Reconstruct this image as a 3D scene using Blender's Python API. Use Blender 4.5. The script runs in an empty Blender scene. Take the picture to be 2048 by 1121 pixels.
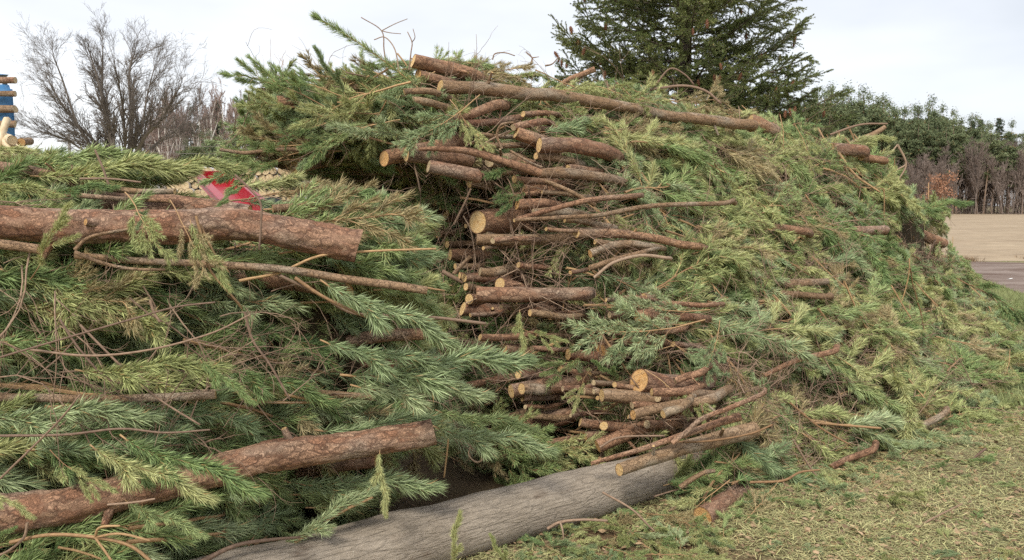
import bpy, math, random
import numpy as np
from mathutils import Matrix, Vector

SC = bpy.context.scene
COL = SC.collection
R = math.radians

# ------------------------------------------------------------------ camera, sky, sun, exposure
F, W, H = 1700.0, 2048.0, 1121.0
PITCH, CZ = R(5.0), 1.6
cam_d = bpy.data.cameras.new('camera')
cam = bpy.data.objects.new('camera', cam_d); COL.objects.link(cam)
cam_d.sensor_width = 36.0; cam_d.lens = 36.0 * F / W
cam_d.clip_start = 0.05; cam_d.clip_end = 3000
cam.location = (0, 0, CZ); cam.rotation_euler = (R(90) - PITCH, 0, 0)
SC.camera = cam

SUN_EL, SUN_AZ = R(46), R(200)
world = bpy.data.worlds.new('World'); SC.world = world; world.use_nodes = True
wn, wl = world.node_tree.nodes, world.node_tree.links
wn.clear()
w_out = wn.new('ShaderNodeOutputWorld'); w_bg = wn.new('ShaderNodeBackground')
w_sky = wn.new('ShaderNodeTexSky'); w_sky.sky_type = 'NISHITA'; w_sky.sun_disc = False
w_sky.sun_elevation = SUN_EL; w_sky.sun_rotation = SUN_AZ
w_tc = wn.new('ShaderNodeTexCoord')
w_map = wn.new('ShaderNodeMapping'); w_map.inputs['Scale'].default_value = (1.0, 1.0, 3.2)
w_map.inputs['Location'].default_value = (0.35, 0.1, 0.62)
w_no = wn.new('ShaderNodeTexNoise'); w_no.inputs['Scale'].default_value = 1.5; w_no.inputs['Detail'].default_value = 5
w_no.inputs['Roughness'].default_value = 0.5
w_cr = wn.new('ShaderNodeValToRGB')
w_cr.color_ramp.elements[0].position = 0.32; w_cr.color_ramp.elements[0].color = (3.45, 3.56, 3.78, 1)
w_cr.color_ramp.elements[1].position = 0.66; w_cr.color_ramp.elements[1].color = (5.5, 5.52, 5.6, 1)
w_mix = wn.new('ShaderNodeMix'); w_mix.data_type = 'RGBA'; w_mix.inputs[0].default_value = 0.88
wl.new(w_tc.outputs['Generated'], w_map.inputs[0]); wl.new(w_map.outputs[0], w_no.inputs['Vector'])
wl.new(w_no.outputs['Fac'], w_cr.inputs[0])
wl.new(w_sky.outputs[0], w_mix.inputs[6]); wl.new(w_cr.outputs[0], w_mix.inputs[7])
wl.new(w_mix.outputs[2], w_bg.inputs[0]); w_bg.inputs[1].default_value = 0.10
wl.new(w_bg.outputs[0], w_out.inputs[0])

sun_d = bpy.data.lights.new('sun', 'SUN'); sun_d.energy = 1.5; sun_d.angle = R(14); sun_d.color = (1.0, 0.94, 0.83)
sun = bpy.data.objects.new('sun', sun_d); COL.objects.link(sun)
_sv = Vector((math.sin(SUN_AZ) * math.cos(SUN_EL), math.cos(SUN_AZ) * math.cos(SUN_EL), math.sin(SUN_EL)))
sun.rotation_euler = _sv.to_track_quat('Z', 'Y').to_euler()
SC.view_settings.view_transform = 'Standard'; SC.view_settings.look = 'None'
SC.view_settings.gamma = 1.0; SC.view_settings.use_curve_mapping = False
SC.view_settings.exposure = 1.14
SC.cycles.max_bounces = 5; SC.cycles.diffuse_bounces = 2; SC.cycles.glossy_bounces = 2
SC.cycles.transmission_bounces = 2; SC.cycles.transparent_max_bounces = 4
SC.cycles.use_adaptive_sampling = True; SC.cycles.adaptive_threshold = 0.02
SC.cycles.use_denoising = False

# ------------------------------------------------------------------ place helpers
cp, sp_ = math.cos(PITCH), math.sin(PITCH)
def at(px, py, Y):
    """the point of the place seen at photograph pixel px,py, Y metres ahead of the camera"""
    a = (px - 1024.0) / F; b = (560.5 - py) / F
    dx, dy, dz = a, cp + b * sp_, b * cp - sp_
    t = Y / dy
    return np.array([dx * t, Y, CZ + dz * t])
def ground_Y(py, z=0.0):
    b = (560.5 - py) / F
    dy, dz = cp + b * sp_, b * cp - sp_
    return (z - CZ) / dz * dy
def proj(P):
    P = np.atleast_2d(P); d = P - np.array([0, 0, CZ])
    f = d[:, 1] * cp - d[:, 2] * sp_; u = d[:, 1] * sp_ + d[:, 2] * cp
    return 1024 + F * d[:, 0] / f, 560.5 - F * u / f
def nrm(v):
    v = np.asarray(v, float); n = np.linalg.norm(v, axis=-1, keepdims=True)
    return v / np.maximum(n, 1e-9)

def _hash(ix, iy, iz, seed):
    h = (ix * 374761393 + iy * 668265263 + iz * 2147483647 + seed * 1274126177) & 0xffffffff
    h = ((h ^ (h >> 13)) * 1274126177) & 0xffffffff
    return ((h ^ (h >> 16)) & 0xffff) / 65535.0
def vnoise(P, scale=1.0, seed=0):
    P = np.asarray(P, float) * scale
    i = np.floor(P).astype(np.int64); f = P - i; f = f * f * (3 - 2 * f)
    out = 0
    for a in (0, 1):
        for b in (0, 1):
            for c in (0, 1):
                w = (f[..., 0] if a else 1 - f[..., 0]) * (f[..., 1] if b else 1 - f[..., 1]) * (f[..., 2] if c else 1 - f[..., 2])
                out = out + w * _hash(i[..., 0] + a, i[..., 1] + b, i[..., 2] + c, seed)
    return out * 2 - 1

# ------------------------------------------------------------------ mesh helpers
class MB:
    def __init__(self):
        self.v, self.f, self.n, self.lp, self.tint, self.mi = [], [], 0, [], [], []
    def add(self, v, f, lp=None, tint=None, mi=0):
        v = np.asarray(v, float); f = np.asarray(f, np.int64)
        if not len(v): return self
        if f.shape[1] == 3: f = np.concatenate([f, -np.ones((len(f), 1), np.int64)], 1)
        self.v.append(v); self.f.append(np.where(f >= 0, f + self.n, -1)); self.n += len(v)
        self.lp.append(v if lp is None else lp)
        self.tint.append(np.full(len(v), 0.5) if tint is None else np.broadcast_to(tint, (len(v),)))
        self.mi.append(np.full(len(f), mi))
        return self
    def mesh(self, name, mats, smooth=True):
        v = np.concatenate(self.v); f = np.concatenate(self.f); mi = np.concatenate(self.mi)
        me = bpy.data.meshes.new(name)
        cnt = np.where(f[:, 3] < 0, 3, 4)
        loops = f[f >= 0]
        me.vertices.add(len(v)); me.vertices.foreach_set('co', v.astype(np.float32).ravel())
        me.loops.add(len(loops)); me.loops.foreach_set('vertex_index', loops.astype(np.int32))
        me.polygons.add(len(f))
        st = np.concatenate([[0], np.cumsum(cnt)[:-1]])
        me.polygons.foreach_set('loop_start', st.astype(np.int32))
        me.polygons.foreach_set('loop_total', cnt.astype(np.int32))
        if not isinstance(mats, (list, tuple)): mats = [mats]
        for m in mats: me.materials.append(m)
        me.polygons.foreach_set('material_index', mi.astype(np.int32))
        me.polygons.foreach_set('use_smooth', np.full(len(f), smooth))
        a = me.attributes.new('lp', 'FLOAT_VECTOR', 'POINT'); a.data.foreach_set('vector', np.concatenate(self.lp).astype(np.float32).ravel())
        a = me.attributes.new('tint', 'FLOAT', 'POINT'); a.data.foreach_set('value', np.concatenate(self.tint).astype(np.float32))
        me.update(calc_edges=True); me.validate()
        return me

def frames(pts):
    pts = np.asarray(pts, float)
    t = np.gradient(pts, axis=0); t = nrm(t)
    up = np.array([0, 0, 1.0]) if abs(t[0][2]) < 0.9 else np.array([1.0, 0, 0])
    n = nrm(np.cross(up, t[0])); N = [n]
    for i in range(1, len(pts)):
        n = N[-1] - t[i] * np.dot(N[-1], t[i]); N.append(nrm(n))
    N = np.array(N); B = np.cross(t, N)
    return t, N, B

def smooth_path(pts, n):
    """Catmull-Rom through the given points, n samples"""
    P = np.asarray(pts, float)
    if len(P) == 2: return P[0] + (P[1] - P[0]) * np.linspace(0, 1, n)[:, None]
    P = np.vstack([2 * P[0] - P[1], P, 2 * P[-1] - P[-2]])
    m = len(P) - 3; out = []
    for s in np.linspace(0, m - 1e-6, n):
        i = int(s); u = s - i; a, b, c, d = P[i:i + 4]
        out.append(0.5 * ((2 * b) + (-a + c) * u + (2 * a - 5 * b + 4 * c - d) * u * u + (-a + 3 * b - 3 * c + d) * u ** 3))
    return np.array(out)

def tube(pts, rad, sides=6, rough=0.0, seed=0, nscale=20.0, cap=False):
    pts = np.asarray(pts, float); m = len(pts); rad = np.broadcast_to(rad, (m,)).astype(float)
    t, N, B = frames(pts)
    th = np.linspace(0, 2 * math.pi, sides, endpoint=False)
    c, s = np.cos(th), np.sin(th)
    L = np.concatenate([[0], np.cumsum(np.linalg.norm(np.diff(pts, axis=0), axis=1))])
    r0 = max(rad.mean(), 1e-4)
    lp = np.stack([np.tile(c * r0, m), np.tile(s * r0, m), np.repeat(L, sides)], 1) + np.array([seed * 1.7 % 13, seed * 0.9 % 11, 0])
    rr = np.repeat(rad, sides)
    if rough:
        q = lp * np.array([1, 1, 0.45])
        ns = vnoise(q, nscale, seed) * 0.6 + vnoise(q, nscale * 2.7, seed + 5) * 0.4 + vnoise(lp * np.array([1, 1, .6]), nscale * .22, seed + 9) * 1.1
        if rough >= .1:
            pl_ = vnoise(lp * np.array([1, 1, .4]), 38, seed + 21) + .5 * vnoise(lp * np.array([1, 1, .5]), 80, seed + 3); ns = .5 * ns + .75 * np.round(pl_ * 2.2) / 2.2
        rr = rr * (1 + rough * ns)
    v = np.repeat(pts, sides, 0) + (np.repeat(N, sides, 0) * np.tile(c, m)[:, None] + np.repeat(B, sides, 0) * np.tile(s, m)[:, None]) * rr[:, None]
    i = np.arange(m - 1)[:, None] * sides; j = np.arange(sides)[None, :]; j2 = (j + 1) % sides
    f = np.stack([i + j, i + j2, i + sides + j2, i + sides + j], -1).reshape(-1, 4)
    if cap:
        v = np.vstack([v, pts[-1] + t[-1] * rad[-1] * .3]); lp = np.vstack([lp, lp[-1]])
        k = len(v) - 1; b = (m - 1) * sides
        f = np.vstack([f, np.stack([b + np.arange(sides), b + (np.arange(sides) + 1) % sides, np.full(sides, k), -np.ones(sides, int)], 1)])
    return v, f, lp

def disc(rim, centre, normal, rng, bulge=0.004, tilt=0.0):
    """a sawn face filling the rim loop, four rings of vertices, slightly uneven"""
    n = len(rim); v = []; lp = []
    r0 = np.linalg.norm(rim - centre, axis=1).mean()
    ax = nrm(np.cross(normal, [0.1, 0.3, 1.0])); ay = np.cross(normal, ax)
    for q in (1.0, .92, .66, .33):
        P = centre + (rim - centre) * q - normal * (0.0 if q == 1 else bulge * rng.uniform(.4, 1.2, (n, 1)))
        v.append(P); d = P - centre
        lp.append(np.stack([d @ ax, d @ ay, np.full(n, rng.uniform(0, 50))], 1) / r0)
    v.append(centre[None] - normal * bulge); lp.append(np.array([[0, 0, lp[0][0, 2]]]))
    for k in range(1, 4): lp[k][:, 2] = lp[0][0, 2]
    f = []
    for k in range(3):
        for i in range(n):
            j = (i + 1) % n; f.append((k * n + j, k * n + i, (k + 1) * n + i, (k + 1) * n + j))
    for i in range(n): f.append((3 * n + (i + 1) % n, 3 * n + i, 4 * n, -1))
    return np.vstack(v), np.array(f), np.vstack(lp)

def obj(name, me, parent=None, loc=None, mw=None, **kw):
    o = bpy.data.objects.new(name, me); COL.objects.link(o)
    if parent is not None: o.parent = parent
    if loc is not None: o.location = [float(x) for x in loc]
    if mw is not None: o.matrix_world = mw
    for k, v in kw.items():
        if v: o[k] = v
    return o

# ------------------------------------------------------------------ materials
class NT:
    def __init__(s, name, rough=0.7, spec=0.3):
        s.m = bpy.data.materials.new(name); s.m.use_nodes = True
        s.n, s.l = s.m.node_tree.nodes, s.m.node_tree.links
        s.b = s.n['Principled BSDF']; s.b.inputs['Roughness'].default_value = rough
        s.b.inputs['Specular IOR Level'].default_value = spec
    def node(s, t, **kw):
        n = s.n.new(t)
        for k, v in kw.items():
            if k in n.inputs: n.inputs[k].default_value = v
            else: setattr(n, k, v)
        return n
    def attr(s, name): return s.node('ShaderNodeAttribute', attribute_name=name)
    def scaled(s, vec, sc):
        n = s.node('ShaderNodeMapping'); n.inputs['Scale'].default_value = sc; s.l.new(vec, n.inputs[0]); return n.outputs[0]
    def noise(s, vec, scale, detail=4, rough=.55, dist=0.0):
        n = s.node('ShaderNodeTexNoise', Scale=scale, Detail=detail, Roughness=rough, Distortion=dist)
        if vec is not None: s.l.new(vec, n.inputs['Vector'])
        return n.outputs['Fac']
    def voro(s, vec, scale, feature='DISTANCE_TO_EDGE', rnd=1.0):
        n = s.node('ShaderNodeTexVoronoi', feature=feature); n.inputs['Scale'].default_value = scale; n.inputs['Randomness'].default_value = rnd
        s.l.new(vec, n.inputs['Vector']); return n
    def ramp(s, fac, stops, interp='LINEAR'):
        n = s.node('ShaderNodeValToRGB'); cr = n.color_ramp; cr.interpolation = interp
        while len(cr.elements) < len(stops): cr.elements.new(0.5)
        for e, (p, c) in zip(cr.elements, stops):
            e.position = p; e.color = (*(c if hasattr(c, '__len__') else (c, c, c)), 1)
        s.l.new(fac, n.inputs[0]); return n.outputs[0]
    def mix(s, fac, a, b, mode='MIX'):
        n = s.node('ShaderNodeMix', data_type='RGBA', blend_type=mode)
        for i, x in ((0, fac), (6, a), (7, b)):
            if isinstance(x, (int, float)): n.inputs[i].default_value = x
            elif isinstance(x, tuple): n.inputs[i].default_value = (*x, 1)
            else: s.l.new(x, n.inputs[i])
        return n.outputs[2]
    def math(s, op, a, b=0.5, clamp=False):
        n = s.node('ShaderNodeMath', operation=op, use_clamp=clamp)
        for i, x in ((0, a), (1, b)):
            if isinstance(x, (int, float)): n.inputs[i].default_value = x
            else: s.l.new(x, n.inputs[i])
        return n.outputs[0]
    def bump(s, h, strength=0.5, dist=0.01):
        n = s.node('ShaderNodeBump', Strength=strength, Distance=dist); s.l.new(h, n.inputs['Height'])
        s.l.new(n.outputs[0], s.b.inputs['Normal'])
    def color(s, c):
        if isinstance(c, tuple): s.b.inputs['Base Color'].default_value = (*c, 1)
        else: s.l.new(c, s.b.inputs['Base Color'])
        return s

def bark_mat(name, plate, crack, alt, grey, greyamt=.45, scale=26, stretch=.38, crackw=.10):
    t = NT(name, .85, .2); lp = t.attr('lp').outputs['Vector']; oi = t.node('ShaderNodeObjectInfo')
    nz = t.node('ShaderNodeTexNoise', Scale=22.0, Detail=5.0, Roughness=.7); t.l.new(lp, nz.inputs['Vector'])
    w = t.mix(.06, lp, nz.outputs['Color'], 'ADD'); w = t.scaled(w, (1, 1, stretch))
    v = t.voro(w, scale); v2 = t.voro(w, scale * 2.9)
    cell = t.voro(w, scale, 'F1')
    big = t.noise(t.scaled(lp, (1, 1, .5)), 7, 3); fine = t.noise(lp, 130, 4, .7)
    c = t.mix(t.ramp(cell.outputs['Color'], [(0.25, 0), (.75, 1)]), plate, alt)
    c = t.mix(t.math('MULTIPLY', t.ramp(big, [(.5, 0), (.66, 1)]), greyamt), c, grey)
    c = t.mix(.7, c, t.ramp(fine, [(.25, .35), (.75, 1.35)]), 'MULTIPLY')
    c = t.mix(.5, c, t.ramp(oi.outputs['Random'], [(0, (.75, .62, .55)), (.5, (1.1, 1.0, .95)), (1, (1.25, 1.2, 1.1))]), 'MULTIPLY')
    k = t.ramp(v.outputs['Distance'], [(0, .25), (crackw * .7, 1)]); k2 = t.ramp(v2.outputs['Distance'], [(0, .65), (crackw * .8, 1)])
    gap = t.ramp(t.noise(t.scaled(lp, (1, 1, .5)), 16, 3), [(.4, 0), (.62, 1)])
    kk = t.math('MAXIMUM', t.math('MULTIPLY', k, k2), t.math('MULTIPLY', gap, .6))
    c = t.mix(kk, crack, c)
    t.color(c); h = t.math('ADD', t.math('MULTIPLY', kk, 1.0), t.math('MULTIPLY', fine, .45)); t.bump(h, .9, .006)
    return t.m
M_PLATE = bark_mat('bark_plate', (.46, .30, .205), (.10, .055, .04), (.35, .19, .12), (.42, .365, .30), .6, 34, .4, .16)
M_RED = bark_mat('bark_red', (.44, .27, .17), (.11, .06, .04), (.33, .19, .12), (.40, .34, .27), .5, 34, .35, .08)
M_GREY = bark_mat('bark_grey', (.36, .25, .16), (.14, .085, .055), (.30, .20, .12), (.40, .36, .29), .7, 40, .3, .05)

def trunk_mat():
    t = NT('bark_smooth_grey', .88, .2); lp = t.attr('lp').outputs['Vector']
    fine = t.noise(t.scaled(lp, (1, 1, .12)), 120, 5, .7); big = t.noise(t.scaled(lp, (1, 1, .6)), 4.5, 5, .6)
    c = t.ramp(big, [(.3, (.32, .265, .205)), (.52, (.42, .355, .285)), (.72, (.49, .425, .35))])
    c = t.mix(.75, c, t.ramp(fine, [(.25, .45), (.75, 1.4)]), 'MULTIPLY')
    sp = t.noise(t.scaled(lp, (.6, .6, 1.6)), 60, 2, .5); c = t.mix(t.ramp(sp, [(.70, 0), (.76, .8)]), c, (.50, .45, .36))
    dk = t.noise(t.scaled(lp, (1, 1, .35)), 11, 6, .7); c = t.mix(t.ramp(dk, [(.58, 0), (.72, .65)]), c, (.12, .075, .05))
    fi = t.voro(t.scaled(t.mix(.05, lp, t.node('ShaderNodeTexNoise', Scale=9.0).outputs['Color'], 'ADD'), (1, 1, .16)), 34)
    ck = t.ramp(fi.outputs['Distance'], [(0, .7), (.07, 1)]); c = t.mix(.6, c, ck, 'MULTIPLY')
    t.color(c); t.bump(t.math('ADD', t.math('ADD', fine, t.math('MULTIPLY', dk, .7)), t.math('MULTIPLY', ck, .8)), 1.0, .012); return t.m
M_TRUNK = trunk_mat()

def wood_mat(name, a, b, ring):
    t = NT(name, .65, .3); lp = t.attr('lp').outputs['Vector']
    sx = t.node('ShaderNodeVectorMath', operation='LENGTH')
    m = t.node('ShaderNodeVectorMath', operation='MULTIPLY'); m.inputs[1].default_value = (1, 1, 0); t.l.new(lp, m.inputs[0]); t.l.new(m.outputs[0], sx.inputs[0])
    nz = t.noise(lp, 3, 4)
    r = t.math('ADD', sx.outputs['Value'], t.math('MULTIPLY', nz, .16))
    rings = t.math('SINE', t.math('MULTIPLY', r, 42.0))
    c = t.mix(t.ramp(nz, [(.35, 0), (.65, 1)]), a, b)
    c = t.mix(t.math('MULTIPLY', t.ramp(rings, [(0.3, 0), (1, 1)]), .5), c, ring)
    c = t.mix(t.ramp(sx.outputs['Value'], [(0, .8), (.16, 0)]), c, (.42, .2, .07))
    c = t.mix(t.ramp(sx.outputs['Value'], [(.86, 0), (.97, 1)]), c, (.16, .08, .045))
    fn = t.noise(lp, 22, 4, .7); c = t.mix(.75, c, t.ramp(fn, [(.3, .5), (.7, 1.3)]), 'MULTIPLY')
    oi = t.node('ShaderNodeObjectInfo'); c = t.mix(.6, c, t.ramp(oi.outputs['Random'], [(0, (.62, .55, .48)), (.4, (1, .95, .9)), (1, (1.2, 1.15, 1.1))]), 'MULTIPLY')
    saw = t.noise(t.scaled(lp, (.6, 9, 1)), 4, 3, .6); c = t.mix(.45, c, t.ramp(saw, [(.35, .55), (.65, 1.2)]), 'MULTIPLY')
    t.color(c); t.bump(t.math('ADD', fn, saw), .8, .006); return t.m
M_CUT = wood_mat('sawn_wood', (.80, .53, .23), (.85, .65, .36), (.60, .34, .13))
M_CUTO = wood_mat('sawn_wood_orange', (.70, .40, .15), (.76, .50, .24), (.34, .15, .05))
M_CUTP = wood_mat('sawn_wood_pale', (.72, .60, .40), (.66, .50, .30), (.55, .40, .22))

def stem_mat(name, stops):
    t = NT(name, .75, .3); oi = t.node('ShaderNodeObjectInfo'); lp = t.attr('lp').outputs['Vector']; ti = t.attr('tint').outputs['Fac']
    f = t.math('ADD', t.math('MULTIPLY', oi.outputs['Random'], .4), t.math('MULTIPLY', ti, .6))
    c = t.ramp(f, stops); n = t.noise(t.scaled(lp, (1, 1, .4)), 160, 3, .7)
    c = t.mix(.7, c, t.ramp(n, [(.3, .5), (.7, 1.35)]), 'MULTIPLY'); t.color(c); t.bump(n, .6, .002); return t.m
M_STEM = stem_mat('pine_twig', [(0, (.25, .145, .075)), (.5, (.40, .25, .13)), (1, (.52, .34, .17))])
M_TWIG = stem_mat('bare_twig', [(0, (.17, .11, .08)), (.5, (.31, .21, .145)), (1, (.42, .31, .22))])
M_TREETWIG = stem_mat('tree_bark_brown', [(0, (.10, .075, .06)), (1, (.16, .125, .10))])
M_OAK = stem_mat('oak_bark', [(0, (.11, .092, .078)), (1, (.19, .16, .135))])

def needle_mat(name, stops, rough=.5, trans=.12):
    t = NT(name, rough, .35); oi = t.node('ShaderNodeObjectInfo'); ti = t.attr('tint').outputs['Fac']
    geo = t.node('ShaderNodeNewGeometry')
    big = t.noise(geo.outputs['Position'], 1.1, 2)
    f = t.math('ADD', t.math('MULTIPLY', oi.outputs['Random'], .46), t.math('MULTIPLY', ti, .30))
    f = t.math('ADD', f, t.math('MULTIPLY', t.ramp(big, [(.3, 0), (.7, 1)]), .28))
    c = t.ramp(f, stops)
    c = t.mix(t.ramp(ti, [(.965, 0), (.975, .8)]), c, (.30, .17, .07))
    fr = t.math('FRACT', t.math('MULTIPLY', ti, 23.0)); c = t.mix(1.0, c, t.ramp(fr, [(0, .6), (.6, 1.0), (1, 1.45)]), 'MULTIPLY')
    t.color(c)
    tr = t.node('ShaderNodeBsdfTranslucent'); t.l.new(c if not isinstance(c, tuple) else c, tr.inputs[0])
    ms = t.node('ShaderNodeMixShader'); ms.inputs[0].default_value = trans
    t.l.new(t.b.outputs[0], ms.inputs[1]); t.l.new(tr.outputs[0], ms.inputs[2])
    t.l.new(ms.outputs[0], t.n['Material Output'].inputs['Surface']); return t.m
M_NEED = needle_mat('pine_needles_green', [(.05, (.135, .21, .085)), (.3, (.20, .29, .11)), (.5, (.275, .36, .135)), (.72, (.365, .43, .185)), (.95, (.26, .35, .16))], .6)
M_NBLUE = needle_mat('pine_needles_bluish', [(.05, (.18, .25, .125)), (.45, (.29, .37, .18)), (.8, (.42, .48, .26)), (.98, (.50, .55, .33))], .5)
M_NPALE = needle_mat('pine_needles_pale', [(.05, (.24, .29, .11)), (.4, (.385, .42, .17)), (.7, (.50, .505, .23)), (.95, (.38, .42, .20))], .6)
M_NBROWN = needle_mat('pine_needles_dry', [(.05, (.27, .21, .10)), (.5, (.40, .33, .17)), (.95, (.50, .43, .24))], .6)
M_NFIR = needle_mat('fir_needles_dark', [(.05, (.09, .125, .05)), (.4, (.155, .195, .065)), (.7, (.22, .25, .085)), (.95, (.29, .305, .125))], .5, .15)

# ------------------------------------------------------------------ twig and bough generators
def curve_from(p0, d, L, n, rng, wob=.12, bend=(0, 0, 0)):
    st = L / (n - 1); P = [np.array(p0, float)]; d = nrm(d)
    for i in range(n - 1):
        d = nrm(d + rng.normal(0, wob, 3) + np.array(bend) * st); P.append(P[-1] + d * st)
    return np.array(P)

def needles(mb, C, dens, nl, nw, rng, ang=(22, 58), t0=0.0, droop=.12, mi=0, flat=0.0, tuft=True):
    """needle blades all round the twig curve C from share t0 of its length on"""
    seg = np.linalg.norm(np.diff(C, axis=0), axis=1); cum = np.concatenate([[0], np.cumsum(seg)]); L = cum[-1]
    n = int(dens * L * (1 - t0))
    if n < 2: return
    s = rng.uniform(t0 * L, L, n)
    kp = vnoise(np.stack([s * 55, np.full(n, rng.uniform(0, 99)), np.zeros(n)], 1), 1, 5) > rng.uniform(-1.5, -.15, n); s = s[kp]; n = len(s)
    if n < 8: return
    if tuft: s[: n // 7] = L * rng.uniform(.95, 1, n // 7)
    P = np.stack([np.interp(s, cum, C[:, k]) for k in range(3)], 1)
    T = nrm(np.stack([np.interp(s, cum, np.gradient(C[:, k], cum + np.arange(len(cum)) * 1e-9)) for k in range(3)], 1))
    Rd = rng.normal(0, 1, (n, 3))
    if flat: Rd[:, 2] *= (1 - flat)
    Rd = nrm(Rd - T * (Rd * T).sum(1, keepdims=True))
    a = np.radians(np.clip(rng.normal((ang[0] + ang[1]) / 2, (ang[1] - ang[0]) * .42, n), 6, 85))
    tipf = np.clip((s / L - .85) / .15, 0, 1); a = a * (1 - .45 * tipf)
    D = nrm(T * np.cos(a)[:, None] + Rd * np.sin(a)[:, None])
    ln = nl * (rng.uniform(.72, 1.12, n) * np.where(rng.uniform(0, 1, n) < .12, .5, 1))[:, None]
    D2 = nrm(D + T * .22 + np.array([0, 0, -droop]) + rng.normal(0, .16, (n, 3)))
    S = nrm(np.cross(D, rng.normal(0, 1, (n, 3)))) * (nw / 2)
    b1, b2 = P - S * .7, P + S * .7; m = P + D * ln * .5; m1, m2 = m - S, m + S; tp = m + D2 * ln * .5
    v = np.stack([b1, b2, m1, m2, tp], 1).reshape(-1, 3)
    k = np.arange(n)[:, None] * 5
    f = np.concatenate([k + [0, 1, 3], k + [0, 3, 2], k + [2, 3, 4]])
    mb.add(v, f, tint=np.repeat(rng.uniform(0, 1, n), 5), mi=mi)

def gen_bough(seed, L=.9, nside=9, nl=.06, nw=.0026, dens=900, side=.38, r=.006, ang=(22, 58), sub=2, t0=.2, droop=.12, start=.25, flatness=.35, wob=.06, amax=46, main0=None):
    """a cut pine bough along +X: one mesh builder for the wood, one for the needles"""
    rng = np.random.default_rng(seed); wood, nd = MB(), MB()
    C = curve_from((0, 0, 0), (1, 0, .05), L, 12, rng, wob, (0, 0, -.25))
    v, f, lp = tube(C, np.linspace(r, r * .35, 12), 5, seed=seed, cap=True); wood.add(v, f, lp, tint=rng.uniform(0, 1))
    needles(nd, C, dens, nl, nw, rng, ang, max(.55, start) if main0 is None else main0, droop)
    cum = np.linspace(0, 1, 12)
    for i in range(nside):
        u = start + (1 - start) * (i + rng.uniform(.1, .9)) / nside * .93
        p = np.array([np.interp(u, cum, C[:, k]) for k in range(3)])
        tdir = nrm(C[min(11, int(u * 11) + 1)] - C[int(u * 11)])
        sg = 1 if i % 2 else -1; a = R(rng.uniform(min(16, amax * .5), amax))
        d = tdir * math.cos(a) + np.array([0, sg, rng.normal(0, flatness)]) * math.sin(a)
        l = L * side * rng.uniform(.6, 1.15) * (1.05 - .5 * u)
        c = curve_from(p, d, l, 7, rng, wob * 1.3, tdir * 2.2 + rng.normal(0, .5, 3) + np.array([0, 0, -.3]))
        v, f, lp = tube(c, np.linspace(r * .5, r * .22, 7), 4, seed=seed + i, cap=True); wood.add(v, f, lp, tint=rng.uniform(0, 1))
        needles(nd, c, dens, nl, nw, rng, ang, t0, droop)
        for j in range(sub):
            w = rng.uniform(.3, .75); q = c[int(w * 6)]; td = nrm(c[min(6, int(w * 6) + 1)] - c[int(w * 6)] + 1e-6)
            dd = td + nrm(rng.normal(0, 1, 3) * np.array([1, 1, .6])) * .5
            c2 = curve_from(q, dd, l * rng.uniform(.3, .55), 5, rng, wob * 1.3, td)
            v, f, lp = tube(c2, np.linspace(r * .33, r * .18, 5), 3, seed=seed + j); wood.add(v, f, lp, tint=rng.uniform(0, 1))
            needles(nd, c2, dens, nl, nw, rng, ang, 0.05, droop)
    return wood, nd

def gen_twig(seed, L=.7, r=.0045, forks=4, wob=.16, lv=2):
    rng = np.random.default_rng(seed); mb = MB()
    def rec(p, d, l, rr, k):
        n = 9; c = curve_from(p, d, l, n, rng, wob, rng.normal(0, .9, 3))
        v, f, lp = tube(c, np.linspace(rr, rr * .45, n), 5 if k == 0 else 4, seed=int(rng.integers(99)), cap=True)
        mb.add(v, f, lp, tint=rng.uniform(0, 1))
        if k < lv:
            for i in range(forks if k == 0 else 2):
                u = rng.integers(2, n - 1); td = nrm(c[u] - c[u - 1])
                rec(c[u], td + nrm(rng.normal(0, 1, 3)) * .75, l * rng.uniform(.3, .6), rr * .55, k + 1)
    rec(np.zeros(3), np.array([1, 0, 0]), L, r, 0)
    return mb

def merge(wood, nd):
    mb = MB()
    for src, mi in ((wood, 0), (nd, 1)):
        for v, f, lp, ti in zip(src.v, src.f, src.lp, src.tint):
            pass
    nw_ = wood.n
    mb.v = wood.v + nd.v; mb.lp = wood.lp + nd.lp; mb.tint = wood.tint + nd.tint
    mb.f = wood.f + [np.where(f >= 0, f + nw_, -1) for f in nd.f]
    mb.mi = [np.zeros(len(f)) for f in wood.f] + [np.ones(len(f)) for f in nd.f]; mb.n = wood.n + nd.n
    return mb

# kinds of boughs: (wood, needles) meshes plus a joined one for the uncountable mass
KINDS = {}
SPEC = {
    'bushy': dict(L=.80, nside=6, nl=.068, nw=.0036, dens=1000, side=.50, r=.0065, start=.25, sub=2, ang=(20, 50)),
    'plume': dict(L=.75, nside=4, nl=.072, nw=.0036, dens=1250, side=.50, r=.006, start=.3, sub=1, t0=.0, ang=(16, 42)),
    'open': dict(L=.95, nside=7, nl=.058, nw=.0036, dens=850, side=.42, r=.007, start=.25, sub=2, ang=(20, 52)),
    'spray': dict(L=.70, nside=9, nl=.050, dens=1000, side=.42, r=.005, start=.15, sub=2, ang=(24, 58), nw=.0036, flatness=.4),
    'leader': dict(L=.80, nside=0, nl=.068, nw=.0034, dens=1500, r=.006, start=.2, sub=0, main0=.03, ang=(28, 55), wob=.03),
    'tail': dict(L=.62, nside=3, nl=.070, nw=.0034, dens=2000, side=.42, r=.0042, start=.18, sub=1, t0=.0, ang=(18, 50), amax=26, main0=.05, wob=.09),
    'long': dict(L=1.15, nside=8, nl=.066, nw=.0036, dens=950, side=.34, r=.009, start=.3, sub=1, ang=(16, 46)),
}
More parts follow.
